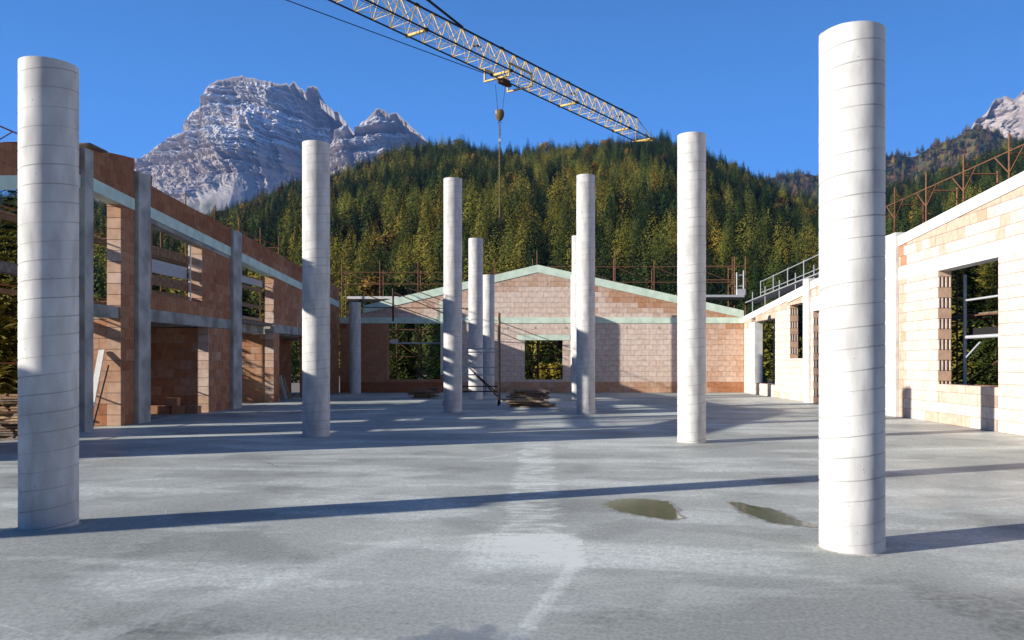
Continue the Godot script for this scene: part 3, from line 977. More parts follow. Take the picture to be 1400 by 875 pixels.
	for x in [-1.03, 0.98]:
		for z in [-0.45, 0.45]:
			var m: Material = M.pale_wood if x > 0 and z > 0 else (M.white_board if x < 0 and z > 0 else M.dark_rust)
			pipe("post", o, Vector3(x, 0.18, z), Vector3(x, 3.5 if x > 0 else 2.3, z), 0.03, m)
			var wheel := MB.new()
			wheel.tube(Vector3(-0.03, 0, 0), Vector3(0.03, 0, 0), 0.10, 0.10, 14)
			obj("wheel", wheel.mesh(), M.rubber, o, Vector3(x, 0.10, z))
			pipe("wheel_fork", o, Vector3(x, 0.08, z), Vector3(x, 0.22, z), 0.035, M.dark_rust)
	for y in [0.45, 0.75, 1.05, 1.35, 1.65, 1.95, 2.25, 2.55, 2.85, 3.15]:
		pipe("rung", o, Vector3(0.98, y, -0.45), Vector3(0.98, y, 0.45), 0.016, M.dark_rust)
	for q in [[2.12, 0.45], [2.0, -0.45], [1.15, 0.45], [1.42, -0.45], [0.72, 0.45], [0.5, -0.45]]:
		pipe("rail", o, Vector3(-1.03, q[0], q[1]), Vector3(0.98, q[0], q[1]), 0.024, M.zinc if q[0] > 1.05 else M.dark_rust)
	pipe("brace", o, Vector3(-0.35, 1.2, 0.47), Vector3(0.5, 2.1, 0.47), 0.03, M.white_board)
	pipe("brace", o, Vector3(-0.1, 1.4, 0.44), Vector3(0.9, 0.5, 0.44), 0.024, M.dark_rust)
	pipe("brace", o, Vector3(0.0, 1.2, -0.44), Vector3(0.9, 0.3, -0.44), 0.024, M.dark_rust)
	# formwork frame leaning before the gable opening on the left
	o = thing("brace_frame", "slender dark steel props leaning in front of the left gable opening", "props", V(-7.5, 0, 41.2))
	pipe("prop", o, Vector3(-0.2, 3.7, 0), Vector3(-0.2, 5.4, 0), 0.05, M.dark_rust)
	pipe("prop", o, Vector3(-0.2, 5.2, 0), Vector3(3.6, 3.6, 0.6), 0.025, M.dark_rust)
	pipe("prop", o, Vector3(-1.7, 5.1, 0), Vector3(2.2, 3.7, 0.6), 0.022, M.dark_rust)
	pipe("prop", o, Vector3(0.6, 5.4, 0), Vector3(3.8, 4.2, 0.6), 0.022, M.dark_rust)
	pipe("prop", o, Vector3(-1.7, 4.4, 0.3), Vector3(4.0, 4.3, 0.6), 0.022, M.dark_rust)
	pipe("ledger", o, Vector3(-0.7, 2.62, -1.9), Vector3(2.4, 2.62, -1.9), 0.05, M.zinc)
	crate("toe_board", o, Vector3(-0.5, 2.72, -1.85), Vector3(0.45, 0.2, 0.06), M.white_board)
	pipe("prop", o, Vector3(0.95, -0.3, -1.9), Vector3(0.95, 3.6, -1.9), 0.03, M.dark_rust)
	# dark frame in the gable window
	o = thing("window_props", "dark scaffold tubes crossing the small gable window", "props", V(-0.3, 0, 43.3))
	pipe("prop", o, Vector3(0, -0.3, 0), Vector3(0, 4.2, 0), 0.06, M.dark_rust)
	for y in [2.6, 1.95, 1.25]:
		pipe("bar", o, Vector3(-1.2, y, 0), Vector3(1.8, y, 0), 0.03, M.dark_rust)

# ------------------------------------------------------------------ loose things on the slab
func plank_pile(label: String, at: Vector3, long: float, n: int, seed_: int, grey: bool) -> void:
	rng.seed = seed_
	var o := thing("plank_pile", label, "plank pile", at)
	var y := 0.0
	for i in n:
		var th := rng.randf_range(0.03, 0.06)
		var wd := rng.randf_range(0.16, 0.30)
		var ln := long * rng.randf_range(0.55, 1.0)
		var per := 3 if i < n / 2 else 2
		var b := Basis(Vector3.UP, rng.randf_range(-0.28, 0.28)) * Basis(Vector3(0, 0, 1), rng.randf_range(-0.03, 0.03))
		var z := (float(i % per) - 0.5 * (per - 1)) * 0.24 + rng.randf_range(-0.05, 0.05)
		crate("plank", o, Vector3(rng.randf_range(-0.18, 0.18), y + th * 0.5 + 0.012, z), Vector3(ln, th, wd), [M.wood, M.grey_wood, M.grey_wood, M.wood, M.pale_wood][rng.randi() % 5] if not grey else [M.grey_wood, M.wood][rng.randi() % 2], b)
		if i % per == per - 1:
			y += 0.062
	rng.seed = 5

func basis_along(up: Vector3) -> Basis:
	var y := up.normalized()
	var x := y.cross(Vector3(0, 0, 1)).normalized()
	return Basis(x, y, x.cross(y))

func build_loose() -> void:
	plank_pile("messy stack of weathered planks on the slab right of the rolling tower", V(-0.55, 0, 29.2), 1.75, 24, 11, false)
	plank_pile("low dark heap of planks below the left gable opening", V(-5.35, 0, 36.2), 1.3, 20, 12, true)
	plank_pile("tall stack of boards on the gravel outside the left wall", V(-13.35, -0.3, 20.6), 1.6, 44, 13, false)
	var o := thing("loose_panel", "thin pale panel lying flat on the slab before the rolling tower", "panel", V(-2.0, 0, 24.9))
	crate("sheet", o, Vector3(0, 0.02, 0), Vector3(0.7, 0.03, 0.16), M.white_board, Basis(Vector3.UP, 0.1))
	crate("batten", o, Vector3(0, 0.045, 0.02), Vector3(0.66, 0.02, 0.04), M.zinc, Basis(Vector3.UP, 0.1))
	o = thing("leaning_plank", "long pale plank leaning on the short sunlit cross wall behind the leftmost column", "plank", V(-11.0, 0, 19.45))
	pipe("support", o, Vector3(0.10, 0.03, 0), Vector3(-0.05, 1.55, -1.0), 0.02, M.grey_wood)
	var lean := Vector3(-0.22, 1.9, -1.05)
	crate("board", o, Vector3(-0.03, 0.04, 0) + lean * 0.5, Vector3(0.15, lean.length(), 0.035), M.white_board, basis_along(lean))
	o = thing("leaning_boards", "pale boards leaning inside the dark far left doorway", "boards", V(-11.3, 0, 34.6))
	for i in 4:
		crate("board", o, Vector3(0.12 * i - 0.2, 0.62 - 0.05 * i, -0.1 * i), Vector3(0.10, 1.35 - 0.14 * i, 0.05), M.white_board if i % 2 == 0 else M.pale_wood, Basis(Vector3(0, 0, 1), 0.16 + 0.05 * i))
	o = thing("brick_stack", "small stack of loose clay blocks inside the left doorway", "brick stack", V(-11.9, 0, 25.4))
	for q in [[0.0, 0.0, 0.0], [0.42, 0.0, 0.05], [0.84, 0.0, -0.03], [0.2, 0.25, 0.02], [-0.42, 0.0, 0.02]]:
		crate("brick", o, Vector3(q[0], q[1] + 0.125, q[2]), Vector3(0.38, 0.245, 0.25), bricks_mats[6], Basis(Vector3.UP, q[2] * 3.0))

# ------------------------------------------------------------------ crane
func build_crane() -> void:
	var o := thing("tower_crane", "yellow lattice crane jib reaching over the hall, with trolley on its lower chords", "crane")
	var dirv := Vector3(0.577, 0, -0.817).normalized()
	var side := Vector3(0.817, 0, 0.577).normalized()
	var yl := EYE + 14.6
	var hs := 1.24
	var mid0 := V(-8.17, yl, 32.15)
	var t0 := -22.0
	var t1 := 25.6
	var L := func(t: float, s: float, h: float) -> Vector3: return mid0 + dirv * t + side * s * 0.6 + Vector3(0, h, 0)
	var crane := o
	o = Node3D.new()
	hang(o, "jib", crane)
	for s in [-1.0, 1.0]:
		pipe("chord", o, L.call(t0, s, 0.0), L.call(t1, s, 0.0), 0.04, M.crane_dark)
	pipe("chord", o, L.call(t0, 0.0, hs), L.call(t1 - 0.9, 0.0, hs), 0.05, M.crane_dark)
	for s in [-1.0, 1.0]:
		pipe("end_strut", o, L.call(t1 - 0.9, 0.0, hs), L.call(t1, s, 0.0), 0.03, M.crane_yellow)
	pipe("end_bar", o, L.call(t1, -1.0, 0.0), L.call(t1, 1.0, 0.0), 0.05, M.crane_yellow)
	pipe("end_bar", o, L.call(t1 - 0.4, -1.0, -0.1), L.call(t1 + 0.1, 1.0, -0.1), 0.04, M.crane_yellow)
	var n := 46
	var step := (t1 - 0.9 - t0) / n
	for i in n:
		var a := t0 + step * i
		var b := a + step
		var far_off := a < -8.0
		for s in [-1.0, 1.0]:
			pipe("brace", o, L.call(a, s, 0.0), L.call(a, 0.0, hs), 0.026, M.crane_cream)
			pipe("brace", o, L.call(a, s, 0.0), L.call(b, 0.0, hs), 0.017, M.crane_cream)
			if not far_off:
				pipe("brace", o, L.call(b, s, 0.0), L.call(a, 0.0, hs), 0.017, M.crane_cream)
		if i % 6 == 2:
			crate("cross_member", o, L.call(a, 0.0, -0.02), Vector3(1.2, 0.11, 0.11), M.crane_yellow, Basis(side, Vector3.UP, side.cross(Vector3.UP)))
			pipe("splice", o, L.call(a - 0.12, 0.0, hs), L.call(a + 0.12, 0.0, hs), 0.085, M.crane_dark)
			for s in [-1.0, 1.0]:
				pipe("splice", o, L.call(a - 0.1, s, 0.0), L.call(a + 0.1, s, 0.0), 0.08, M.crane_dark)
		else:
			pipe("cross_bar", o, L.call(a, -1.0, 0.0), L.call(a, 1.0, 0.0), 0.018, M.crane_cream)
		pipe("floor_brace", o, L.call(a, -1.0 if i % 2 else 1.0, 0.0), L.call(b, 1.0 if i % 2 else -1.0, 0.0), 0.014, M.crane_cream)
	# tie bar, travel rope and its guides
	pipe("tie_bar", o, L.call(7.5, 0.0, hs + 0.05), L.call(-22.0, 0.0, 6.6), 0.06, M.crane_dark)
	pipe("travel_rope", o, L.call(9.9, -1.0, -0.08), L.call(-22.0, -1.0, -1.9), 0.02, M.rope)
	pipe("travel_rope", o, L.call(t0, 0.0, 0.35), L.call(t1 - 0.3, 0.0, 0.15), 0.012, M.rope)
	for t in [8.3, 16.8, 22.0]:
		crate("rope_guide", o, L.call(t, 0.3, 0.62), Vector3(0.28, 0.07, 0.12), M.crane_dark)
	# trolley
	o = Node3D.new()
	hang(o, "trolley", crane)
	var tr := 11.25
	var bas := Basis(side, Vector3.UP, side.cross(Vector3.UP))
	for e in [-1.15, 0.75]:
		for s in [-1.3, 1.3]:
			crate("trolley_frame", o, L.call(tr + e, s, -0.06), Vector3(0.065, 0.56, 0.08), M.crane_yellow, bas)
		crate("trolley_frame", o, L.call(tr + e, 0.0, -0.40), Vector3(1.62, 0.075, 0.09), M.crane_yellow, bas)
	for s in [-1.3, 1.3]:
		crate("trolley_frame", o, L.call(tr - 0.2, s, 0.22), Vector3(0.07, 0.08, 2.0), M.crane_yellow, bas)
	crate("trolley_drum", o, L.call(tr - 0.2, -0.5, -0.25), Vector3(0.4, 0.18, 0.6), M.dark_rust, bas)
	crate("trolley_drum", o, L.call(tr + 0.3, -0.8, -0.2), Vector3(0.24, 0.15, 0.5), M.crane_dark, bas)
	# tower mast behind the left wall
	o = Node3D.new()
	hang(o, "mast", crane)
	var base: Vector3 = L.call(t0, 0.0, 0.0)
	base.y = -0.3
	var hm := yl + 0.3
	for x in [-0.6, 0.6]:
		for z in [-0.6, 0.6]:
			pipe("mast_leg", o, base + Vector3(x, 0, z), base + Vector3(x, hm, z), 0.07, M.crane_yellow)
			pipe("apex_leg", o, base + Vector3(x, hm, z), base + Vector3(0, hm + 7.2, 0), 0.06, M.crane_yellow)
	for i in 14:
		var y := hm * i / 14.0
		var y2 := hm * (i + 1) / 14.0
		for q in [[-0.6, -0.6, 0.6, -0.6], [0.6, -0.6, 0.6, 0.6], [0.6, 0.6, -0.6, 0.6], [-0.6, 0.6, -0.6, -0.6]]:
			pipe("mast_brace", o, base + Vector3(q[0], y, q[1]), base + Vector3(q[2], y2, q[3]), 0.03, M.crane_cream)
	crate("mast_foot", o, base + Vector3(0, 0.3, 0), Vector3(3.0, 0.6, 3.0), M.pilaster)
	# hook block on its ropes
	var hk := thing("hook_block", "round brown crane hook block hanging from two ropes with a long chain", "crane hook", V(-2.26, 0, 41.5))
	var top: float = yl - 0.3
	var hy := 14.35
	pipe("rope", hk, Vector3(-0.22, top, 0.0), Vector3(-0.08, hy, 0), 0.012, M.rope)
	pipe("rope", hk, Vector3(0.30, top, 0.0), Vector3(0.12, hy, 0), 0.012, M.rope)
	var mb := MB.new()
	var ring := [[0.02, 0.30], [0.13, 0.29], [0.21, 0.22], [0.24, 0.08], [0.22, -0.08], [0.15, -0.22], [0.07, -0.30], [0.02, -0.32]]
	for i in ring.size() - 1:
		for k in 14:
			var a0 := TAU * k / 14
			var a1 := TAU * (k + 1) / 14
			var p := func(r: float, y: float, a: float) -> Vector3: return Vector3(r * cos(a), y, r * 0.62 * sin(a))
			mb.quad(p.call(ring[i][0], ring[i][1], a1), p.call(ring[i][0], ring[i][1], a0), p.call(ring[i + 1][0], ring[i + 1][1], a0), p.call(ring[i + 1][0], ring[i + 1][1], a1))
	obj("sheave_case", mb.mesh(), M.hook_block, hk, Vector3(0, hy, 0))
	crate("case_plate", hk, Vector3(-0.18, hy + 0.12, 0.06), Vector3(0.08, 0.2, 0.12), M.white_board)
	var hook := MB.new()
	for i in 9:
		var a0 := -0.5 + 0.5 * i
		var a1 := a0 + 0.5
		hook.tube(Vector3(0.07 * cos(a0), 0.07 * sin(a0), 0), Vector3(0.07 * cos(a1), 0.07 * sin(a1), 0), 0.022, 0.02, 6)
	obj("hook", hook.mesh(), M.crane_dark, hk, Vector3(0, hy - 0.42, 0))
	var y := hy - 0.5
	var ch := MB.new()
	var i := 0
	while y > 9.0:
		for s in [-1.0, 1.0]:
			var off := Vector3(0.025 * s, 0, 0) if i % 2 == 0 else Vector3(0, 0, 0.025 * s)
			ch.tube(Vector3(0, y, 0) + off, Vector3(0, y - 0.13, 0) + off, 0.022, 0.022, 4)
		y -= 0.11
		i += 1
	obj("chain", ch.mesh(), M.hook_block, hk)
	crate("chain_coupler", hk, Vector3(0, hy - 1.3, 0), Vector3(0.10, 0.16, 0.08), M.white_board)
	crate("chain_coupler", hk, Vector3(0, 8.95, 0), Vector3(0.14, 0.22, 0.10), M.crane_dark)

# ------------------------------------------------------------------ trees
# far crown: many small hanging sprays laid over an uneven cone
func far_conifer(sd: int, sprays: int, width: float, shape: float, big: float, ragged: float) -> ArrayMesh:
	var r := RandomNumberGenerator.new()
	r.seed = sd
	var mb := MB.new()
	mb.colored = true
	var lobes := []
	for i in 9:
		lobes.append([r.randf() * TAU, r.randf_range(0.05, 0.8), r.randf_range(-ragged, ragged)])
	for i in sprays:
		var t := 1.0 - sqrt(r.randf())
		t = 0.04 + 0.96 * t
		var a := r.randf() * TAU
		var out := width * pow(1.0 - t, shape) + 0.006
		var lobe := 0.0
		for l in lobes:
			lobe += l[2] * maxf(0.0, cos(a - l[0])) * maxf(0.0, 1.0 - absf(t - l[1]) * 5.0)
		out *= 1.0 + lobe + 0.10 * sin(t * 46.0 + a)
		var rr := out * r.randf_range(0.62, 1.06)
		var dirv := Vector3(cos(a), 0, sin(a))
		var sidev := Vector3(-sin(a), 0, cos(a))
		var s := big * (1.05 - 0.75 * t) * r.randf_range(0.6, 1.3)
		var p := Vector3(0, t, 0) + dirv * rr
		var slope := (dirv * (0.55 + r.randf_range(-0.25, 0.35)) + Vector3(0, -1, 0) + sidev * r.randf_range(-0.4, 0.4)).normalized()
		var wide := (sidev + Vector3(0, r.randf_range(-0.3, 0.3), 0) + dirv * r.randf_range(-0.4, 0.4)).normalized()
		var v := r.randf_range(0.86, 1.14) * (1.0 + 0.30 * lobe)
		mb.col = Color(v, v, v)
		var nn := (dirv + Vector3(0, 0.30, 0) + Vector3(r.randfn(), r.randfn(), r.randfn()) * 0.13).normalized()
		mb.leaf(p - slope * s * 0.7, p + wide * s * 0.55 + slope * s * 0.2, p + slope * s, nn)
		mb.leaf(p - slope * s * 0.7, p + slope * s, p - wide * s * 0.55 + slope * s * 0.2, nn)
	return mb.mesh()

func conifer(sd: int, layers: int, per: int, width: float, droop: float, twigs: int, thin := 1.0) -> ArrayMesh:
	var r := RandomNumberGenerator.new()
	r.seed = sd
	var mb := MB.new()
	mb.colored = true
	for l in layers:
		var t := 0.07 + 0.93 * (l + 0.3 * r.randf()) / layers
		var rad := width * pow(1.0 - t, 0.82) * r.randf_range(0.78, 1.12) + 0.008
		var cnt := maxi(4, int(per * (1.0 - 0.55 * t)))
		var spin := r.randf() * TAU
		for k in cnt:
			if r.randf() > thin:
				continue
			var a := spin + TAU * (k + r.randf_range(-0.3, 0.3)) / cnt
			var rr := rad * r.randf_range(0.6, 1.15)
			var dirv := Vector3(cos(a), 0, sin(a))
			var sidev := Vector3(-sin(a), 0, cos(a))
			var v := r.randf_range(0.62, 1.35)
			mb.col = Color(v, v, v)
			var root := Vector3(0, t, 0) + dirv * rr * 0.12
			var tip := Vector3(0, t - rr * droop + 0.02 * r.randf_range(-1, 1), 0) + dirv * rr
			if twigs == 0:
				var wd := rr * r.randf_range(0.34, 0.52) + 0.006
				var mid := root.lerp(tip, 0.55)
				var up := Vector3(0, wd * 0.25, 0)
				mb.tri(root + up, mid + sidev * wd - up, tip)
				mb.tri(root + up, tip, mid - sidev * wd - up)
			else:
				for q in twigs:
					var u := (q + 0.6) / twigs
					var p := root.lerp(tip, u) + Vector3(0, rr * 0.10 * sin(u * PI), 0)
					var ln := rr * (0.42 - 0.20 * u) * r.randf_range(0.7, 1.2)
					for s in [-1.0, 1.0]:
						var e: Vector3 = p + (sidev * s * 0.85 + dirv * 0.55).normalized() * ln + Vector3(0, -ln * r.randf_range(0.1, 0.5), 0)
						var w2: Vector3 = (dirv - sidev * s * 0.5) * ln * 0.22
						var vv := v * r.randf_range(0.8, 1.2)
						mb.col = Color(vv, vv, vv)
						mb.tri(p - w2, e, p + w2)
						mb.tri(p.lerp(e, 0.25) + Vector3(0, -0.0, 0), p.lerp(e, 0.6) + Vector3(0, -ln * 0.32, 0), e)
	return mb.mesh()

func broadleaf(sd: int, leaves: int, size: float, low := 0.25) -> ArrayMesh:
	var r := RandomNumberGenerator.new()
	r.seed = sd
	var mb := MB.new()
	mb.colored = true
	var clumps := []
	for i in 14:
		var d := Vector3(r.randfn(), r.randfn() * 0.9, r.randfn()).normalized() * r.randf_range(0.3, 1.0)
		clumps.append([Vector3(d.x * 0.26, low + 0.36 + d.y * 0.30, d.z * 0.26), r.randf_range(0.09, 0.17), r.randf_range(0.7, 1.25)])
	for i in leaves:
		var c: Array = clumps[r.randi() % clumps.size()]
		var d := Vector3(r.randfn(), r.randfn(), r.randfn()).normalized() * pow(r.randf(), 0.4)
		var p: Vector3 = c[0] + d * c[1]
		var b := Basis.from_euler(Vector3(r.randf() * TAU, r.randf() * TAU, r.randf() * TAU))
		var v: float = c[2] * r.randf_range(0.75, 1.25)
		mb.col = Color(v, v, v)
		var s := size * r.randf_range(0.6, 1.3)
		var nn: Vector3 = ((p - c[0]).normalized() + (p - Vector3(0, 0.5, 0)) + Vector3(r.randfn(), r.randfn(), r.randfn()) * 0.3).normalized()
		mb.leaf(p + b * Vector3(-s, 0, 0), p + b * Vector3(0, s * 0.3, s * 0.7), p + b * Vector3(s, 0, 0), nn)
		mb.leaf(p + b * Vector3(-s, 0, 0), p + b * Vector3(s, 0, 0), p + b * Vector3(0, s * 0.3, -s * 0.7), nn)
	return mb.mesh()

# skyline of the wooded hill: rise (m per m) of its crest against the bearing x/d
const CREST := [[-1.6, 0.20], [-1.1, 0.21], [-0.68, 0.212], [-0.56, 0.207], [-0.50, 0.196], [-0.46, 0.186], [-0.43, 0.182], [-0.385, 0.197], [-0.368, 0.203], [-0.33, 0.220], [-0.309, 0.228], [-0.251, 0.241], [-0.23, 0.249], [-0.197, 0.263], [-0.172, 0.271], [-0.147, 0.276], [-0.13, 0.279], [-0.05, 0.269], [0.043, 0.275], [0.106, 0.280], [0.152, 0.284], [0.197, 0.268], [0.243, 0.250], [0.288, 0.224], [0.345, 0.203], [0.40, 0.204], [0.43, 0.222], [0.506, 0.246], [0.56, 0.268], [0.60, 0.280], [0.78, 0.31], [1.1, 0.33], [1.6, 0.30]]

func crest(u: float) -> float:
	for i in CREST.size() - 1:
		if u < CREST[i + 1][0]:
			return lerpf(CREST[i][1], CREST[i + 1][1], clampf((u - CREST[i][0]) / (CREST[i + 1][0] - CREST[i][0]), 0, 1))
	return CREST[-1][1]

var hill_noise := FastNoiseLite.new()
var far_hill: PackedVector3Array

func hill_height(u: float, d: float) -> float:
	const D0 := 170.0
	const DS := 1000.0
	var e := crest(u) - 0.018
	var slope := e / (1.0 - D0 / DS)
	var h := -0.4
	if d > D0:
		h += (d - D0) * slope + 9.0 * hill_noise.get_noise_2d(u * 900.0, d) * clampf((d - D0) / 150.0, 0, 1) * clampf((DS - d) / 150.0, 0.0, 1.0)
	if d > DS:
		h -= (d - DS) * (slope + 0.25)
	return h

func build_land() -> void:
	hill_noise.seed = 6
	hill_noise.frequency = 0.008
	hill_noise.fractal_octaves = 3
	struct("ground", slab_mesh(-7000, 7000, -3000, 9000, -0.42, 0.5, [0.0, 4.0, 0.0, 4.0]), M.gravel, "pale gravel and earth of the building site and valley floor")
	var mb := MB.new()
	var nu := 110
	var nd := 46
	var pts := []
	for j in nd + 1:
		var d := 120.0 * pow(1500.0 / 120.0, float(j) / nd)
		var row := []
		for i in nu + 1:
			var u := lerpf(-1.6, 1.6, float(i) / nu)
			row.append(V(u * d, hill_height(u, d), d))
		pts.append(row)
	for j in nd:
		for i in nu:
			mb.quad(pts[j + 1][i], pts[j + 1][i + 1], pts[j][i + 1], pts[j][i])
	struct("hill", mb.mesh(), M.forest_floor, "long wooded hillside rising behind the far gable wall")
	# the same valley's slopes behind the viewer, lower where the sun comes over them
	var ring := MB.new()
	var prev := []
	for i in 49:
		var a := lerpf(0.12 * PI, 0.88 * PI, i / 48.0)
		var dirv := Vector3(cos(a), 0, sin(a))
		var to_sun := dirv.dot(Vector3(-0.937, 0, 0.348))
		var h := lerpf(0.34, 0.12, smoothstep(0.75, 0.97, to_sun)) * 1500.0 * (1.0 + 0.12 * hill_noise.get_noise_1d(i * 20.0))
		var now := [dirv * 500.0 + Vector3(0, -0.5, 0), dirv * 1500.0 + Vector3(0, h, 0), dirv * 2300.0 + Vector3(0, -0.5, 0)]
		if i:
			for k in 2:
				ring.quad(prev[k], prev[k + 1], now[k + 1], now[k])
		prev = now
	struct("hill", ring.mesh(), M.forest_floor, "wooded valley slopes behind the viewer")

func build_forest() -> void:
	var pick := FastNoiseLite.new()
	pick.seed = 91; pick.frequency = 0.006; pick.fractal_octaves = 3
	var far_meshes := [far_conifer(1, 1300, 0.140, 0.95, 0.025, 0.16), far_conifer(2, 1200, 0.120, 0.95, 0.024, 0.16), far_conifer(3, 1400, 0.165, 0.9, 0.026, 0.2), far_conifer(4, 1300, 0.160, 0.78, 0.024, 0.25), far_conifer(5, 1300, 0.18, 0.72, 0.024, 0.25), broadleaf(6, 1200, 0.028)]
	var mid_meshes := [far_conifer(11, 2200, 0.140, 0.95, 0.020, 0.18), far_conifer(12, 2100, 0.120, 0.95, 0.019, 0.18), far_conifer(13, 2400, 0.165, 0.9, 0.021, 0.22), far_conifer(14, 2200, 0.160, 0.78, 0.019, 0.28), far_conifer(15, 2200, 0.18, 0.72, 0.019, 0.3), broadleaf(16, 2200, 0.022)]
	var tone := [["spruce_green", Color(0.018, 0.035, 0.010)], ["deep_green", Color(0.009, 0.019, 0.007)], ["moss_green", Color(0.058, 0.080, 0.018)], ["larch_green", Color(0.155, 0.150, 0.025)], ["larch_yellow", Color(0.22, 0.18, 0.026)], ["autumn_orange", Color(0.20, 0.125, 0.025)], ["autumn_brown", Color(0.11, 0.065, 0.026)]]
	var bufs := []
	for i in 6:
		bufs.append(PackedFloat32Array())
	var r := RandomNumberGenerator.new()
	r.seed = 2024
	var named := []
	var d := 62.0
	while d < 1030.0:
		var step := 9.6 if d < 500.0 else 10.4
		var u := -1.0
		while u < 0.95:
			u += step / d * r.randf_range(0.75, 1.3)
			var dd := d + r.randf_range(-0.5, 0.5) * step
			if dd < 165.0 and r.randf() > 0.33:
				continue
			var x := u * dd
			var base := hill_height(u, dd)
			var p := pick.get_noise_2d(x, dd)
			var rise := (base / dd) / maxf(crest(u), 0.01)
			var pl := 0.80 - 0.70 * rise + 0.9 * p + (-0.20 if u > 0.08 else 0.06)
			var roll := r.randf()
			var kind := 0
			var tn := 0
			if roll < pl:
				kind = 3 + r.randi() % 2
				tn = [3, 3, 2, 3, 4, 3, 2][r.randi() % 7]
			elif roll > 0.99 - (0.025 if u > 0.02 and rise > 0.6 else 0.0):
				kind = 5
				tn = [5, 5, 4, 6][r.randi() % 4]
			else:
				kind = r.randi() % 3
				tn = [0, 0, 1, 1, 2][r.randi() % 5]
			var hgt := r.randf_range(13.0, 25.0) * (0.75 if kind == 5 else 1.0) * (1.0 if dd > 165 else lerpf(0.2, 0.75, (dd - 60.0) / 105.0))
			if dd > 900:
				hgt *= r.randf_range(0.7, 1.25)
			var wd := hgt * r.randf_range(1.2, 1.8) * (0.85 if kind == 5 else 1.0)
			var turn := r.randf() * TAU
			var at := V(x, base - 0.3, dd)
			var px := 743.0 + 1100.0 * u
			var py := 494.0 - 1100.0 * (base + hgt - EYE) / dd
			var bare := 415.0 - (0.0 if px > 480 and px < 1010 else -10.0)
			if px > 265 and px < 1130 and py < bare - 25.0 and dd < 420.0 or px > 1235 and px < 1400 and py < 290.0 and dd < 400.0:
				named.append([hgt / dd, at, hgt, wd, turn, kind, tn])
				continue
			stash(bufs, kind, at, hgt, wd, turn, tone[tn][1], r)
		d += step * 0.86
	named.sort_custom(func(a, b): return a[0] > b[0])
	var trunk := MB.new()
	trunk.tube(Vector3.ZERO, Vector3(0, 0.55, 0), 0.013, 0.006, 6)
	var trunk_mesh := trunk.mesh()
	var looks := {"spruce_green": ["spruce", "dark green spruce on the hillside", "spruces on the hillside"], "deep_green": ["spruce", "almost black spruce on the hillside", "dark spruces on the hillside"], "moss_green": ["spruce", "mossy mid-green conifer on the hillside", "mid-green conifers on the hillside"],
		"larch_green": ["larch", "olive yellow-green larch on the hillside", "olive larches on the hillside"], "larch_yellow": ["larch", "golden yellow larch on the hillside", "golden larches on the hillside"], "autumn_orange": ["tree", "orange autumn tree on the hillside", "orange trees on the hillside"], "autumn_brown": ["tree", "brown autumn tree on the hillside", "brown trees on the hillside"]}
	for i in named.size():
		var e: Array = named[i]
		if i >= 300:
			stash(bufs, e[5], e[1], e[2], e[3], e[4], tone[e[6]][1], r)
			continue
		var nm: String = tone[e[6]][0]
		var o := thing({"spruce": "spruce_tree", "larch": "larch_tree", "tree": "broadleaf_tree"}[looks[nm][0]], looks[nm][1] + " " + place_of(e[1]), "tree", e[1], looks[nm][2])
		var t := obj("trunk", trunk_mesh, M.bark, o)
		t.scale = Vector3(e[2], e[2], e[2])
		var c := obj("crown", mid_meshes[e[5]], M[nm], o)
		c.transform = Transform3D(Basis(Vector3.UP, e[4]) * Basis.from_scale(Vector3(e[3], e[2], e[3])), Vector3.ZERO)
	var forest := Node3D.new()
	hang(forest, "forest", self)
	forest.set_meta("kind", "stuff")
	forest.set_meta("label", "dense mixed forest of dark spruce and yellowing larch covering the hillside")
	for k in 6:
		var mm := MultiMesh.new()
		mm.transform_format = MultiMesh.TRANSFORM_3D
		mm.use_colors = true
		mm.mesh = far_meshes[k]
		mm.instance_count = bufs[k].size() / 16
		mm.buffer = bufs[k]
		var mi := MultiMeshInstance3D.new()
		mi.multimesh = mm
		mi.material_override = M.forest
		hang(mi, "tree_crowns", forest)
		mi.set_meta("kind", "stuff")
	# thin woods on the distant brown hill
	var thin := PackedFloat32Array()
	var one := [thin]
	for i in 5200:
		var p := far_hill[r.randi_range(161 * 10, far_hill.size() - 1)] + Vector3(r.randf_range(-9, 9), -1.0, r.randf_range(-14, 14))
		var h := r.randf_range(14.0, 30.0)
		stash(one, 0, p, h, h * r.randf_range(1.2, 1.7), r.randf() * TAU, tone[[0, 1, 2, 2, 4, 6, 6][r.randi() % 7]][1], r)
	var fm := MultiMesh.new()
	fm.transform_format = MultiMesh.TRANSFORM_3D
	fm.use_colors = true
	fm.mesh = far_meshes[3]
	fm.instance_count = one[0].size() / 16
	fm.buffer = one[0]
	var fi := MultiMeshInstance3D.new()
	fi.multimesh = fm
	fi.material_override = M.forest
	hang(fi, "distant_forest", self)
	fi.set_meta("kind", "stuff")
	fi.set_meta("label", "thin woods scattered over the distant brown hill")
	# trees close behind the hall, seen through the openings
	var near_spruce := conifer(51, 34, 18, 0.24, 0.42, 5)
	var near_larch := conifer(52, 30, 16, 0.26, 0.15, 5, 0.9)
	var near_bush := broadleaf(53, 3200, 0.02, 0.0)
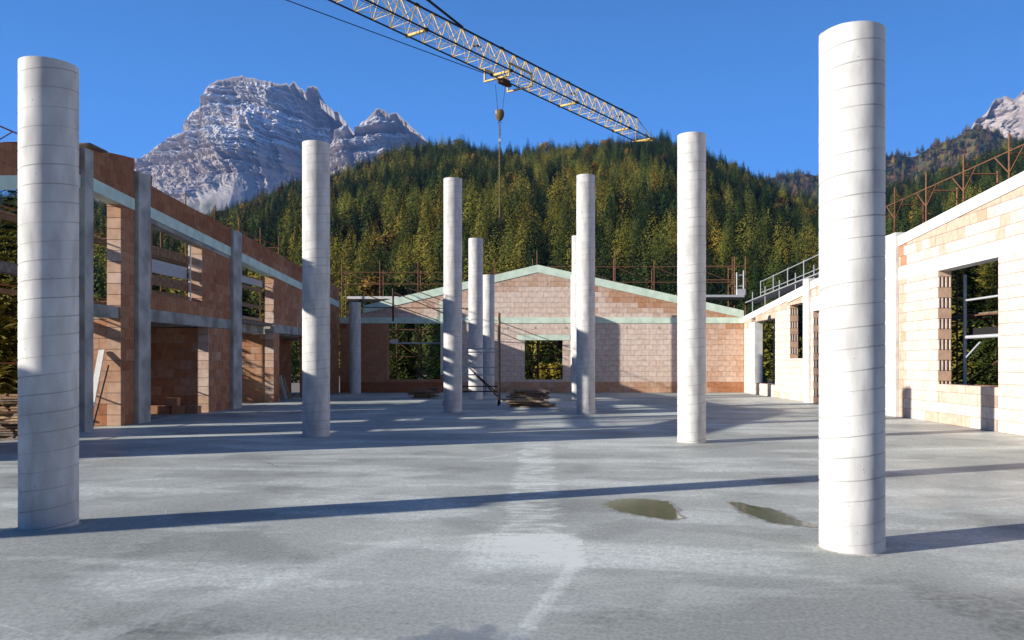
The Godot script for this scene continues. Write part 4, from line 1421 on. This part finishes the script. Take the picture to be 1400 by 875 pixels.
	var spots := [
		[-9.3, 53.0, 6.0, 0, "moss_green", "small green spruce right behind the left gable opening"],
		[-7.2, 57.5, 5.2, 0, "spruce_green", "dark little spruce at the right side of the left gable opening"],
		[-11.4, 60.0, 6.0, 0, "spruce_green", "dark spruce behind the far left corner of the hall"],
		[-8.4, 66.0, 6.5, 0, "deep_green", "shaded spruce deeper behind the left gable opening"],
		[-1.3, 56.0, 5.0, 0, "moss_green", "green spruce at the left side of the small gable window"],
		[0.55, 52.0, 3.4, 2, "larch_yellow", "yellow bush behind the small gable window"],
		[0.2, 62.0, 5.5, 0, "spruce_green", "dark spruce deeper behind the small gable window"],
		[24.2, 49.0, 9.5, 1, "larch_green", "olive young larch at the left of the big right window"],
		[27.4, 53.0, 11.0, 0, "spruce_green", "dark spruce in the middle of the big right window"],
		[30.5, 55.0, 10.0, 1, "larch_green", "tall olive larch at the right edge of the big right window"],
		[26.0, 46.5, 6.5, 0, "moss_green", "low green spruce behind the big right window"],
		[31.5, 61.0, 14.0, 0, "deep_green", "nearly black spruce deepest beyond the big right window"],
		[34.0, 66.0, 13.0, 0, "moss_green", "mid-green spruce far beyond the big right window"],
		[21.5, 78.0, 9.0, 1, "larch_green", "olive larch outside the farthest right opening"],
		[24.4, 84.0, 11.0, 0, "spruce_green", "dark spruce outside the farthest right opening"],
		[-17.5, 26.5, 7.5, 1, "larch_green", "olive larch outside the first left opening"],
		[-20.0, 30.5, 9.5, 0, "spruce_green", "dark spruce outside the first left opening"],
		[-17.0, 34.0, 8.0, 0, "deep_green", "shaded spruce outside the boarded left window"],
		[-19.5, 39.0, 9.0, 1, "moss_green", "green larch outside the boarded left window"],
		[-16.5, 43.5, 7.5, 0, "spruce_green", "dark spruce outside the far left bay"]]
	for s in spots:
		var o := thing(["spruce_tree", "larch_tree", "bush"][s[3]], s[5], "bush" if s[3] == 2 else "tree", V(s[0], -0.42, s[1]))
		if s[3] < 2:
			var t := obj("trunk", trunk_mesh, M.bark, o)
			t.scale = Vector3.ONE * s[2]
		var c := obj("crown" if s[3] < 2 else "leaves", [near_spruce, near_larch, near_bush][s[3]], M[s[4]], o)
		c.transform = Transform3D(Basis(Vector3.UP, s[0] * 3.1) * Basis.from_scale(Vector3(s[2] * (1.15 if s[3] < 2 else 1.4), s[2], s[2] * (1.15 if s[3] < 2 else 1.4))), Vector3.ZERO)

func place_of(at: Vector3) -> String:
	var u := at.x / -at.z
	if u < -0.29:
		return "over the left brick wall"
	if u < -0.13:
		return "over the left corner of the gable wall"
	if u < -0.02:
		return "left of the gable peak"
	if u < 0.06:
		return "right of the gable peak"
	if u < 0.17:
		return "left of the bright column under the crane tip"
	return "left of the nearest column" if u < 0.4 else "over the sunlit right wall"

func stash(bufs: Array, kind: int, at: Vector3, h: float, w: float, turn: float, c: Color, r: RandomNumberGenerator) -> void:
	var cs := cos(turn) * w
	var sn := sin(turn) * w
	var k := r.randf_range(0.62, 1.55)
	var warm := r.randf_range(0.85, 1.2)
	bufs[kind].append_array(PackedFloat32Array([cs, 0.0, sn, at.x, 0.0, h, 0.0, at.y, -sn, 0.0, cs, at.z, c.r * k * warm, c.g * k, c.b * k, 1.0]))

# ------------------------------------------------------------------ rock mountains
# crest: [bearing x/d, rise per metre]; depth of the crest, depth of the foot, rise of the foot
func mountain(called: String, label: String, line: Array, d_top: float, d_foot: float, foot: float, nu: int, nv: int, sd: int, dip: float, snow: float, rough: float, green: float, wood := 0.0, turn_at := 99.0) -> PackedVector3Array:
	var rib := FastNoiseLite.new(); rib.seed = sd; rib.frequency = 0.0034; rib.noise_type = FastNoiseLite.TYPE_SIMPLEX_SMOOTH; rib.fractal_type = FastNoiseLite.FRACTAL_RIDGED; rib.fractal_octaves = 5
	var lump := FastNoiseLite.new(); lump.seed = sd + 1; lump.frequency = 0.0016; lump.fractal_octaves = 5
	var small := FastNoiseLite.new(); small.seed = sd + 2; small.frequency = 0.014; small.fractal_octaves = 5; small.fractal_gain = 0.6
	var strat := FastNoiseLite.new(); strat.seed = sd + 3; strat.frequency = 0.0085; strat.fractal_octaves = 4; strat.fractal_gain = 0.6
	var u0: float = line[0][0]
	var u1: float = line[-1][0]
	var grid := PackedVector3Array()
	var at := func(u: float) -> float:
		for i in line.size() - 1:
			if u <= line[i + 1][0]:
				return lerpf(line[i][1], line[i + 1][1], (u - line[i][0]) / (line[i + 1][0] - line[i][0]))
		return line[-1][1]
	var back := 10
	var cols := nu + 1
	var rows := nv + 1 + back
	for j in rows:
		var v := float(j - back) / nv           # 0 at the crest, 1 at the foot, below 0 behind it
		for i in cols:
			var u := lerpf(u0, u1, float(i) / nu)
			var x0 := u * d_top
			var top: float = at.call(u) * d_top
			var crag := small.get_noise_2d(x0, 3.0) * 22.0 * rough
			top += crag * clampf(1.0 - maxf(v, 0.0) * 5.0, 0.0, 1.0)
			if v < 0.0:
				grid.append(V(u * d_top * (1.0 - 0.1 * v), top + v * 1400.0, d_top - v * 2200.0))
				continue
			# height falls steeply in the cliffs and eases out in the scree
			var base := foot * d_foot
			var fall := 1.0 - pow(v, 0.92)
			var y := base + (top - base) * fall
			var cliff := smoothstep(0.17, 0.38, fall + 0.14 * lump.get_noise_2d(x0 * 1.4, 500.0))
			var back_off := pow(v, 1.25)
			var dd := lerpf(d_top, d_foot, back_off)
			var x := u * dd
			# gullies and ribs cut into the face
			var g := rib.get_noise_2d(x0 * 1.3 + 0.25 * y, y * 0.28 + 900.0)
			var lm := lump.get_noise_2d(x0, y)
			var fade := smoothstep(0.0, 0.05, v)
			dd -= fade * (g * 66.0 * cliff + lm * 120.0 * (0.35 + 0.65 * cliff)) * rough
			dd -= small.get_noise_2d(x0, y * 0.8) * 40.0 * cliff * rough * fade
			# the face turns away to the right of a main edge
			dd += fade * clampf(x0 - turn_at * d_top - 0.25 * (y - base), 0.0, 700.0) * 0.8
			# strata: ledges that step back with height
			var bedding := strat.get_noise_2d(y + dip * x0 + 70.0 * lm, x0 * 0.04)
			dd += bedding * 120.0 * cliff * fade * rough
			grid.append(V(x, y, dd))
	var nrm := PackedVector3Array()
	nrm.resize(grid.size())
	var colr := PackedColorArray()
	colr.resize(grid.size())
	for j in rows:
		for i in cols:
			var a := grid[j * cols + maxi(i - 1, 0)]
			var b := grid[j * cols + mini(i + 1, cols - 1)]
			var c := grid[maxi(j - 1, 0) * cols + i]
			var e := grid[mini(j + 1, rows - 1) * cols + i]
			var nn := (e - c).cross(b - a).normalized()
			nrm[j * cols + i] = nn
			var p := grid[j * cols + i]
			var alt := (p.y - foot * d_foot) / maxf(1.0, 0.37 * d_top - foot * d_foot)
			var k := small.get_noise_2d(p.x, p.y)
			var l := lump.get_noise_2d(p.x * 2.0, p.y * 2.0 + 300.0)
			var cc := Color(0.38, 0.335, 0.30).lerp(Color(0.26, 0.235, 0.215), clampf(0.5 + 1.1 * k + 0.6 * l, 0, 1))
			cc = cc.lerp(Color(0.36, 0.285, 0.225), clampf(l * 1.4 - 0.1, 0, 0.6) * smoothstep(0.55, 0.9, alt))
			var xr := p.x * d_top / maxf(-p.z, 1.0)
			var bed := strat.get_noise_2d(p.y + dip * xr + 70.0 * lump.get_noise_2d(xr, p.y), xr * 0.04)
			cc = cc.lerp(cc * 0.66, smoothstep(0.05, 0.22, bed) * smoothstep(0.3, 0.5, alt) * clampf(0.7 + 1.5 * l, 0, 1))
			cc = cc.lerp(Color(0.31, 0.295, 0.285), smoothstep(0.40, 0.20, alt) * smoothstep(0.25, 0.5, nn.y))
			var meadow := smoothstep(0.20, 0.06, alt + 0.12 * l) * green
			cc = cc.lerp(Color(0.045, 0.065, 0.030), meadow)
			if wood > 0.0:
				cc = cc.lerp(Color(0.055, 0.060, 0.022).lerp(Color(0.13, 0.085, 0.04), clampf(0.5 + 2.0 * k, 0, 1)), wood)
			var sn := smoothstep(0.50, 0.66, nn.y + 0.25 * k) * smoothstep(0.42, 0.60, alt + 0.15 * l) * snow * (0.35 if j < back + 6 else 1.0)
			cc = cc.lerp(Color(0.82, 0.84, 0.86), clampf(sn, 0, 1))
			colr[j * cols + i] = cc
	# facets, not a smooth sheet: broken rock
	var fv := PackedVector3Array()
	var fn := PackedVector3Array()
	var fc := PackedColorArray()
	for j in rows - 1:
		for i in cols - 1:
			var q := j * cols + i
			for t in [[q, q + 1, q + cols], [q + 1, q + cols + 1, q + cols]]:
				var a: Vector3 = grid[t[0]]
				var nn := (grid[t[2]] - a).cross(grid[t[1]] - a).normalized()
				for k in t:
					fv.append(grid[k])
					fn.append((nn * 0.75 + nrm[k] * 0.25).normalized())
					fc.append(colr[k])
	var arr := []
	arr.resize(Mesh.ARRAY_MAX)
	arr[Mesh.ARRAY_VERTEX] = fv
	arr[Mesh.ARRAY_NORMAL] = fn
	arr[Mesh.ARRAY_COLOR] = fc
	var am := ArrayMesh.new()
	am.add_surface_from_arrays(Mesh.PRIMITIVE_TRIANGLES, arr)
	struct(called, am, M.rock, label)
	return grid

func line_of(px: Array) -> Array:
	var out := []
	for q in px:
		out.append([(q[0] - 743.0) / 1100.0, (494.0 - q[1]) / 1100.0])
	return out

func build_mountains() -> void:
	mountain("mountain", "big pale rock mountain with snowy ledges and a flat-topped summit wall", line_of([[60, 300], [120, 275], [170, 238], [192, 216], [215, 200], [236, 186], [252, 178], [256, 160], [262, 152], [273, 147], [276, 132], [282, 120], [290, 112], [300, 108], [314, 107], [330, 102], [345, 107], [358, 110], [374, 111], [383, 114], [392, 113], [396, 116], [402, 111], [408, 119], [418, 127], [421, 118], [428, 116], [434, 118], [437, 136], [446, 142], [455, 150], [462, 151], [468, 160], [476, 172], [492, 190], [520, 225], [560, 262], [600, 290]]), 5600.0, 3900.0, 0.160, 470, 330, 5, 0.16, 0.8, 1.0, 1.0, 0.0, -0.40)
	mountain("mountain", "lower jagged grey rock ridge right of the big mountain", line_of([[380, 292], [405, 262], [430, 225], [450, 200], [466, 176], [474, 168], [478, 178], [484, 183], [490, 172], [500, 163], [509, 155], [516, 148], [520, 146], [526, 152], [533, 157], [537, 153], [545, 156], [551, 163], [560, 170], [570, 180], [585, 192], [610, 215], [650, 250], [690, 280]]), 5000.0, 3800.0, 0.165, 260, 180, 15, -0.3, 0.55, 0.9, 1.0, 0.0, -0.27)
	mountain("mountain", "white rock peak at the far right edge above the forest", line_of([[1280, 225], [1310, 195], [1328, 176], [1333, 163], [1338, 160], [1345, 160], [1350, 157], [1356, 142], [1363, 135], [1375, 132], [1388, 133], [1394, 129], [1400, 122], [1415, 100], [1450, 70], [1500, 62], [1560, 90], [1640, 150], [1720, 220]]), 4600.0, 3800.0, 0.22, 260, 160, 25, 0.1, 0.08, 0.8, 0.0)
	far_hill = mountain("distant_hill", "brown sparsely wooded hill below the white right peak", line_of([[990, 262], [1040, 246], [1075, 238], [1090, 236], [1120, 240], [1160, 226], [1200, 214], [1225, 212], [1250, 213], [1262, 207], [1280, 197], [1300, 190], [1318, 181], [1332, 175], [1345, 175], [1358, 181], [1380, 190], [1440, 195], [1520, 215]]), 2600.0, 1900.0, 0.14, 160, 60, 35, 0.0, 0.0, 0.22, 0.6, 0.95)

# ------------------------------------------------------------------
func _ready() -> void:
	rng.seed = 5
	# camera: level, lens shifted so that verticals stay upright
	var cam := Camera3D.new()
	cam.name = "Camera"
	var near := 0.1
	cam.set_frustum(near * 875.0 / 1100.0, Vector2(-43.0, 56.5) / 1100.0 * near, near, 16000.0)
	cam.position = Vector3(0, EYE, 0)
	add_child(cam)
	cam.current = true
	var env := Environment.new()
	env.background_mode = Environment.BG_SKY
	var sky := Sky.new()
	var sm := ProceduralSkyMaterial.new()
	sm.sky_top_color = lin(0.008, 0.020, 0.062)
	sm.sky_horizon_color = lin(0.066, 0.292, 0.81)
	sm.sky_curve = 0.30
	sm.ground_horizon_color = lin(0.10, 0.14, 0.20)
	sm.ground_bottom_color = lin(0.10, 0.10, 0.10)
	sm.sun_angle_max = 2.0
	sky.sky_material = sm
	env.sky = sky
	env.tonemap_mode = Environment.TONE_MAPPER_LINEAR
	env.tonemap_exposure = 1.9
	env.sdfgi_enabled = true
	env.ssao_enabled = true
	env.ssil_enabled = true
	env.fog_enabled = true
	env.fog_density = 0.000042
	env.fog_light_color = Color(0.52, 0.70, 1.0)
	var we := WorldEnvironment.new()
	we.name = "WorldEnvironment"
	we.environment = env
	add_child(we)
	var sun := DirectionalLight3D.new()
	sun.name = "Sun"
	sun.light_energy = 1.6
	sun.light_color = Color(1.0, 0.96, 0.91)
	sun.light_angular_distance = 0.5
	sun.shadow_enabled = true
	add_child(sun)
	sun.look_at_from_position(Vector3.ZERO, Vector3(0.888, -0.320, -0.329))

	unit_box = ArrayMesh.new()
	var ub := MB.new()
	ub.box(Vector3.ZERO, Vector3.ONE)
	unit_box = ub.mesh()
	var up := CylinderMesh.new()
	up.top_radius = 1.0; up.bottom_radius = 1.0; up.height = 1.0; up.radial_segments = 8; up.rings = 1
	unit_pipe = ArrayMesh.new()
	unit_pipe.add_surface_from_arrays(Mesh.PRIMITIVE_TRIANGLES, up.get_mesh_arrays())
	make_materials()
	build_land()
	build_mountains()
	build_floor()
	build_left()
	build_back()
	build_right()
	column("tall round concrete column leftmost of all, half in shade, with a long shadow", -4.96, 8.07, 4.615, 0.525, 0.3)
	column("widest and brightest round concrete column, nearest on the right", 2.72, 7.10, 4.54, 0.55, 0.7)
	column("round concrete column in front of the far bay of the left wall", -5.0, 17.7, 6.44, 0.59, 0.1)
	column("bright round concrete column right of the crane tip", 3.02, 16.4, 6.25, 0.575, 0.5)
	column("tall slim column left of the rolling tower, sunlit in patches", -2.95, 26.2, 7.58, 0.60, 0.2)
	column("tall slim column just right of the small gable window", 1.33, 25.3, 7.48, 0.585, 0.9)
	column("thinner column behind the rolling tower, its head below the hill", -2.93, 34.8, 6.95, 0.62, 0.6)
	column("slim column almost hidden behind the one right of the gable window", 1.5, 34.4, 7.0, 0.58, 0.4)
	column("short column standing against the gable wall behind the rolling tower", -2.75, 40.3, 5.97, 0.60, 0.8)
	column("column before the gable wall hidden behind the slim pair", 1.65, 40.3, 5.97, 0.58, 0.35)
	column("shaded short column in the far left corner under the platform", -9.6, 41.0, 4.65, 0.58, 0.15)
	column("round concrete column on the front left slab, beyond the leftmost tall column", -13.9, 4.5, 4.7, 0.525, 0.25)
	build_scaffolds()
	build_crane()
	build_loose()
	build_forest()
